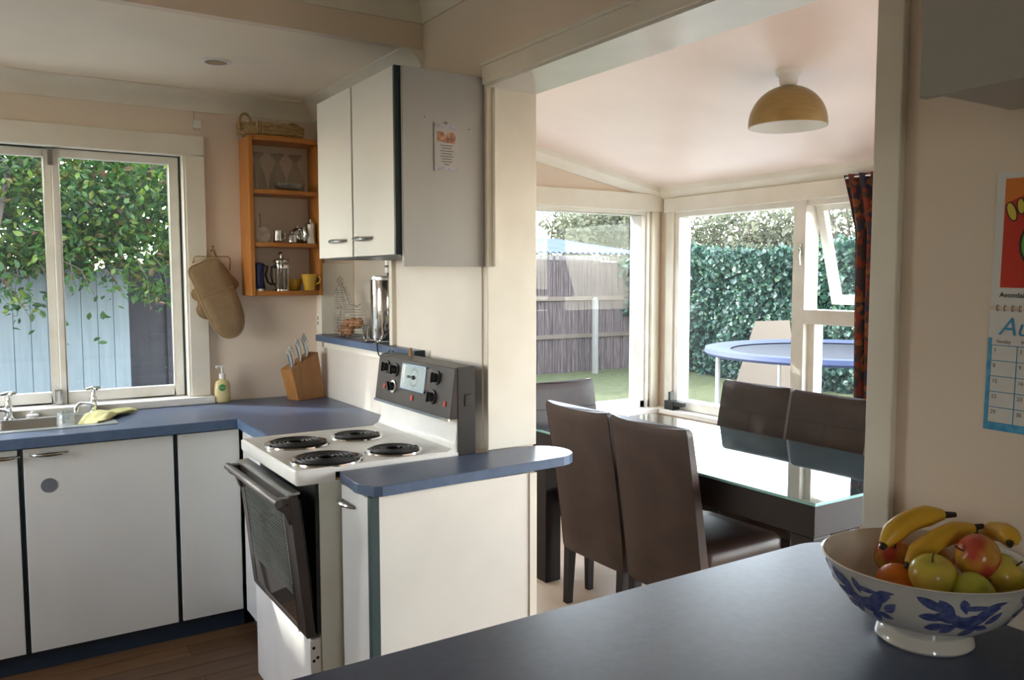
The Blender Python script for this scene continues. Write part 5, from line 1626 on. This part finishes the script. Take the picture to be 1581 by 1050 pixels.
while x < 3.4:
    k += 1
    box(x, x + 0.148, FYK + 0.25 + 0.0155 * (k % 2), FYK + 0.265 + 0.0155 * (k % 2), GZ, 1.60 + random.uniform(-0.02, 0.01)).build('board', 'fence_dark', t)
    x += 0.14
for z in (0.1, 1.25):
    box(0.8, 3.4, FYK + 0.281, FYK + 0.32, z, z + 0.09).build('rail', 'rail_wood', t)

# broad-leaved tree hanging over the fence
t = thing('garden_tree', 'glossy green tree hanging over the pale fence', 'tree', (0.6, 7.2, GZ))
tr = MB()
tr.tube([(0.7, 7.3, GZ), (0.75, 7.25, 0.8), (0.6, 7.2, 1.7), (0.35, 7.1, 2.6), (0.2, 7.0, 3.6)], [0.11, 0.10, 0.085, 0.06, 0.03], 10)
for p in ([(0.62, 7.2, 1.6), (0.2, 6.7, 1.9), (-0.3, 6.3, 2.1)], [(0.55, 7.2, 1.9), (1.0, 6.6, 2.2), (1.6, 6.3, 2.6)], [(0.4, 7.1, 2.4), (0.2, 6.4, 2.2), (0.1, 5.9, 1.7)], [(0.6, 7.1, 1.8), (0.7, 6.5, 1.75), (0.78, 6.1, 1.45)], [(0.75, 7.2, 1.9), (1.8, 7.0, 2.6), (2.6, 6.9, 2.9)]):
    tr.tube(p, [0.035, 0.022, 0.008], 7)
tr.build('trunk', 'bark', t, smooth=True)


def canopy(cs):
    """sampler over a set of ellipsoid clumps (cx,cy,cz,rx,ry,rz)"""
    cs = np.array(cs, float)
    wgt = cs[:, 3] * cs[:, 4] * cs[:, 5]
    wgt = wgt / wgt.sum()
    def f(n):
        i = rng.choice(len(cs), n, p=wgt)
        d = rng.normal(size=(n, 3))
        d /= np.linalg.norm(d, axis=1)[:, None]
        r = rng.random(n) ** 0.45
        return cs[i, :3] + d * r[:, None] * cs[i, 3:]
    return f


clumps = []
r_ = random.Random(5)
for i in range(56):
    x = r_.uniform(-0.9, 3.2)
    z = r_.uniform(1.75, 3.7)
    y = r_.uniform(6.15, 7.4)
    s_ = r_.uniform(0.22, 0.42)
    clumps.append((x, y, z, s_ * 1.1, s_, s_ * 0.85))
for i in range(26):     # skirt of leaves hanging over the fence top
    clumps.append((r_.uniform(-0.5, 1.7), r_.uniform(6.1, 6.55), r_.uniform(1.50, 1.78), 0.2, 0.18, 0.15))
for x, z, s_ in ((0.12, 1.40, 0.13), (0.22, 1.33, 0.12), (0.05, 1.36, 0.10), (0.95, 1.42, 0.13), (1.03, 1.36, 0.12), (1.05, 1.46, 0.15), (0.78, 1.47, 0.10), (0.55, 1.48, 0.09)):
    clumps.append((x, 6.05, z, s_, s_, s_))
for x, z in ((-0.4, 1.75), (0.0, 1.72), (0.35, 1.70), (0.65, 1.72), (0.95, 1.68), (1.25, 1.70), (1.6, 1.75), (0.15, 2.0), (0.55, 2.0), (0.9, 2.0), (1.2, 2.05)):
    clumps.append((x, 6.1 + r_.uniform(-0.1, 0.25), z, 0.24, 0.24, 0.21))
for i in range(12):      # unseen outer clumps added towards the sun to thin the direct light
    clumps.append((r_.uniform(-3.2, -0.9), r_.uniform(6.2, 7.4), r_.uniform(1.8, 4.0), 0.36, 0.36, 0.3))
leaf_mesh('foliage', 60000, canopy(clumps), 0.05, 'leaf_kitchen', t, up=0.25)
back = []
for i in range(90):
    s_ = r_.uniform(0.35, 0.55)
    back.append((r_.uniform(-3.0, 3.4), r_.uniform(7.3, 8.3), r_.uniform(1.2, 4.2), s_, s_ * 0.8, s_ * 0.8))
leaf_mesh('inner_foliage', 22000, canopy(back), 0.11, 'leaf_kitchen', t, up=0.25)
# drooping sprigs in front of the boards: each leaf by itself
lv = MB()
lv.add([(0, 0, 0), (0.45, 0.30, 0.06), (0.78, 0.22, 0.03), (1, 0, -0.05), (0.78, -0.22, 0.03), (0.45, -0.30, 0.06), (0.5, 0, -0.02)], [(0, 6, 1), (1, 6, 2), (2, 6, 3), (0, 5, 6), (5, 4, 6), (4, 3, 6)])
proto = lv.build('leaf', 'leaf_kitchen', t, smooth=True)
proto_me = proto.data
og = ORG[t.name]
first = True
sprigs = [((-0.05, 6.05, 1.62), (0.28, 5.95, 1.22)), ((0.33, 6.05, 1.60), (0.38, 5.95, 1.22)), ((0.45, 6.0, 1.6), (0.62, 5.9, 1.38)), ((0.62, 6.0, 1.58), (0.82, 5.9, 1.33)), ((0.9, 6.0, 1.6), (0.95, 5.9, 1.27)), ((1.0, 6.0, 1.62), (1.06, 5.9, 1.38)), ((0.15, 6.05, 1.55), (0.05, 5.95, 1.25)), ((0.5, 6.0, 1.6), (0.47, 5.9, 1.35)), ((0.2, 6.02, 1.6), (0.18, 5.95, 1.33))]
tw = MB()
for a, b_ in sprigs:
    a, b_ = Vector(a), Vector(b_)
    mid = (a + b_) / 2 + Vector((0.02, 0, 0.05))
    tw.tube([a, mid, b_], [0.004, 0.003, 0.0015], 5)
    for k in range(17):
        u = 0.12 + 0.88 * k / 16
        p = a * (1 - u) ** 2 + mid * 2 * u * (1 - u) + b_ * u * u
        o = proto if first else bpy.data.objects.new('leaf', proto_me)
        if not first:
            COL.objects.link(o)
            o.parent = t
        first = False
        s_ = r_.uniform(0.045, 0.07)
        o.location = p - og
        o.rotation_euler = (r_.uniform(-0.7, 0.7), r_.uniform(-0.4, 1.2), r_.uniform(0, 2 * PI))
        o.scale = (s_, s_ * 0.9, s_)
tw.build('twig', 'bark', t)

# brush fence, shed and neighbour's roof beyond the dining window
t = thing('brush_fence', 'dark brushwood fence beyond the lawn', 'fence', (8.8, 13.0, GZ))
nb = 900
V_, F_ = [], []
bf = MB()
bf.box(5.2, 12.0, 13.0, 13.06, GZ, 1.80)
bf.build('brush_core', 'brush_fence', t)
tw = MB()
for i in range(1500):
    x = random.uniform(5.2, 12.0)
    l_ = random.uniform(-0.03, 0.03)
    h0 = random.choice((GZ, GZ + 0.9 * random.random()))
    h1 = min(1.9, h0 + random.uniform(0.9, 2.2))
    s_ = random.uniform(0.004, 0.010)
    y = 12.995 - random.uniform(0, 0.025)
    tw.add([(x, y, h0), (x + s_, y - s_, h0), (x + 2 * s_, y, h0), (x + l_, y, h1), (x + l_ + s_, y - s_, h1), (x + l_ + 2 * s_, y, h1)], [(0, 1, 4, 3), (1, 2, 5, 4)])
o = tw.build('brush_twigs', 'brush_fence', t)
o['kind'] = 'stuff'
for z in (0.32, 1.05):
    box(5.2, 11.5, 12.93, 12.965, z, z + 0.08).build('rail', 'rail_wood', t)
t = thing('garden_post', 'single pale post standing before the brush fence', 'post', (9.95, 12.55, GZ))
MB().box(9.90, 9.98, 12.5, 12.58, GZ, 1.08).prism([(9.90, 1.08), (9.98, 1.08), (9.94, 1.12)], 12.5, 12.58, 'y').build('post_body', 'post_pale', t)

t = thing('garden_shed', 'low shed with blue corrugated iron roof over the fence', 'shed', (8.4, 14.6, GZ))
box(5.6, 10.6, 13.7, 16.0, GZ, 1.93).build('shed_wall', 'house_wall', t)
cr_ = []
n = 150
xa, xb = 6.0, 12.1
for zz, yy_, xr in ((1.99, 13.35, 0.0), (2.34, 15.0, -1.3)):
    row = []
    for i in range(n + 1):
        u = i / n
        row.append((xa + (xb + xr - xa) * u, yy_, zz + 0.022 * math.sin(2 * PI * u * 42)))
    cr_.append(row)
low = [[(p[0], p[1], p[2] - 0.012) for p in row] for row in cr_]
MB().loft([cr_[0], cr_[1], low[1], low[0], cr_[0]], False, False, closed=False).build('corrugated_roof', 'iron_roof', t, smooth=True)
box(5.5, 11.0, 13.44, 13.47, 1.84, 1.94).build('fascia_board', 'post_pale', t)
t = thing('neighbour_house', 'grey eave of a neighbouring house above the shed', 'house', (9.0, 21.5, GZ))
box(6.0, 12.4, 20.0, 23.0, GZ, 3.0).build('house_wall', 'house_wall', t)
MB().prism([(19.3, 2.95), (22.0, 4.2), (24.5, 2.95), (24.5, 2.87), (22.0, 4.1), (19.3, 2.87)], 5.5, 12.9, 'x').build('house_roof', 'iron_roof', t)
box(5.6, 12.8, 19.28, 19.36, 2.78, 2.92).build('gutter', 'post_pale', t)

# ivy hedge along the side boundary
t = thing('ivy_hedge', 'tall dark ivy hedge behind the trampoline', 'hedge', (11.9, 8.5, GZ))
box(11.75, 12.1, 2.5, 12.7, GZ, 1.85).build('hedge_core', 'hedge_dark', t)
def hedge_s(n):
    y = rng.uniform(2.4, 12.75, n)
    z = GZ + (rng.random(n) ** 0.85) * 2.35
    bump = 0.16 * np.sin(y * 2.3) + 0.10 * np.sin(y * 5.1 + z * 3) + 0.08 * np.sin(z * 6)
    topw = rng.random(n) < 0.12
    z = np.where(topw, 1.85 + 0.12 * np.sin(y * 1.7) + rng.random(n) * 0.16, z)
    x = 11.60 + bump * 0.6 + rng.normal(0, 0.06, n) + np.where(topw, rng.random(n) * 0.4, 0)
    return np.stack([x, y, z], 1)
leaf_mesh('ivy_leaves', 34000, hedge_s, 0.088, 'leaf_ivy', t, up=0.9, aspect=0.95)
# small ivy on the brush fence corner
t = thing('ivy_bush', 'ivy spilling over the corner of the brush fence', 'shrub', (11.2, 12.8, 0.2))
leaf_mesh('ivy_leaves', 1400, canopy([(11.35, 12.8, 1.5, 0.35, 0.25, 0.45), (11.2, 12.8, 1.0, 0.25, 0.2, 0.4), (11.5, 12.7, 0.5, 0.3, 0.25, 0.5), (11.1, 12.85, 1.72, 0.35, 0.2, 0.2)]), 0.11, 'leaf_ivy', t, up=0.9, aspect=0.9)


def round_tree(label, base, top, crowns, n, size, material, branches, name='garden_tree'):
    t = thing(name, label, 'tree', base)
    b_ = Vector(base)
    tr = MB().tube([b_, b_ + Vector((0.1, 0, top * 0.35)), b_ + Vector((0, 0.1, top * 0.8))], [0.16, 0.12, 0.05], 8)
    rr = random.Random(len(label))
    for k in range(branches):
        a = rr.uniform(0, 2 * PI)
        h = rr.uniform(0.3, 0.7) * top
        l_ = rr.uniform(0.8, 1.9)
        p0 = b_ + Vector((0.05, 0.03, h))
        p1 = p0 + Vector((math.cos(a) * l_ * 0.5, math.sin(a) * l_ * 0.5, l_ * 0.55))
        p2 = p0 + Vector((math.cos(a) * l_ * 0.9, math.sin(a) * l_ * 0.9, l_ * 1.2))
        tr.tube([p0, p1, p2], [0.05, 0.032, 0.012], 6)
        for _ in range(3):
            a2 = a + rr.uniform(-0.9, 0.9)
            q = p1.lerp(p2, rr.random())
            tr.tube([q, q + Vector((math.cos(a2) * 0.35, math.sin(a2) * 0.35, 0.4)), q + Vector((math.cos(a2) * 0.6, math.sin(a2) * 0.6, 0.85))], [0.016, 0.010, 0.004], 5)
    tr.build('trunk', 'bark', t, smooth=True)
    if n:
        leaf_mesh('foliage', n, canopy(crowns), size, material, t, up=0.0)
    return t


def blob_crown(c, R, n, seed):
    rr = random.Random(seed)
    return [(c[0] + rr.uniform(-R, R) * 0.8, c[1] + rr.uniform(-R, R) * 0.8, c[2] + rr.uniform(-R, R) * 0.45, R * rr.uniform(.28, .45), R * rr.uniform(.28, .45), R * rr.uniform(.2, .34)) for _ in range(n)]


round_tree('pale olive tree behind the shed roof', (14.2, 18.2, GZ), 2.6, blob_crown((14.2, 18.2, 2.45), 1.7, 22, 3), 8000, 0.13, 'leaf_olive', 9)
round_tree('pale feathery tree behind the ivy hedge, left', (16.4, 14.6, GZ), 2.6, blob_crown((16.4, 14.6, 2.35), 1.9, 22, 8), 8000, 0.12, 'leaf_olive', 9)
round_tree('pale feathery tree behind the ivy hedge, middle', (16.6, 11.4, GZ), 2.6, blob_crown((16.6, 11.4, 2.45), 1.7, 20, 9), 7000, 0.12, 'leaf_olive', 9)
round_tree('bare branched tree seen through the vent window', (15.5, 9.0, GZ), 3.3, [], 0, 0.1, 'leaf_olive', 26)

# trampoline
tx, ty, tz_ = 8.75, 6.35, 0.60
R = 1.5
t = thing('trampoline', 'round trampoline with blue padded rim on the lawn', 'trampoline', (tx, ty, GZ))
MB().lathe([(R - 0.26, 0.0), (R - 0.02, 0.03), (R + 0.05, 0.02), (R + 0.06, -0.03), (R + 0.03, -0.06), (R - 0.24, -0.02)], (tx, ty, tz_), 64, cap0=False, cap1=False).build('pad_ring', 'tramp_blue', t, smooth=True)
MB().lathe([(R - 0.23, -0.015), (R - 0.23, -0.02), (0.001, -0.03)], (tx, ty, tz_), 64, cap0=True).build('bounce_mat', 'tramp_mat', t)
for k in range(8):
    a = 2 * PI * k / 8 + 0.35
    c_, s_ = math.cos(a), math.sin(a)
    MB().tube([(tx + R * c_, ty + R * s_, tz_ - 0.05), (tx + R * c_, ty + R * s_, GZ + 0.03)], 0.022, 8).build('leg', 'galv', t, smooth=True)
# sheet of plywood leaning in front of the hedge
t = thing('plywood_sheet', 'plywood sheet leaning on the hedge under the trampoline', 'board', (11.2, 9.35, GZ))
Mp = Matrix.Translation((10.75, 9.2, GZ)) @ Matrix.Rotation(math.radians(18), 4, 'Y')
MB().prism([(-0.75, 0), (0.55, 0), (0.45, 1.15), (-0.25, 1.2)], -0.008, 0.008, 'x', Mp).build('sheet', 'plywood', t)
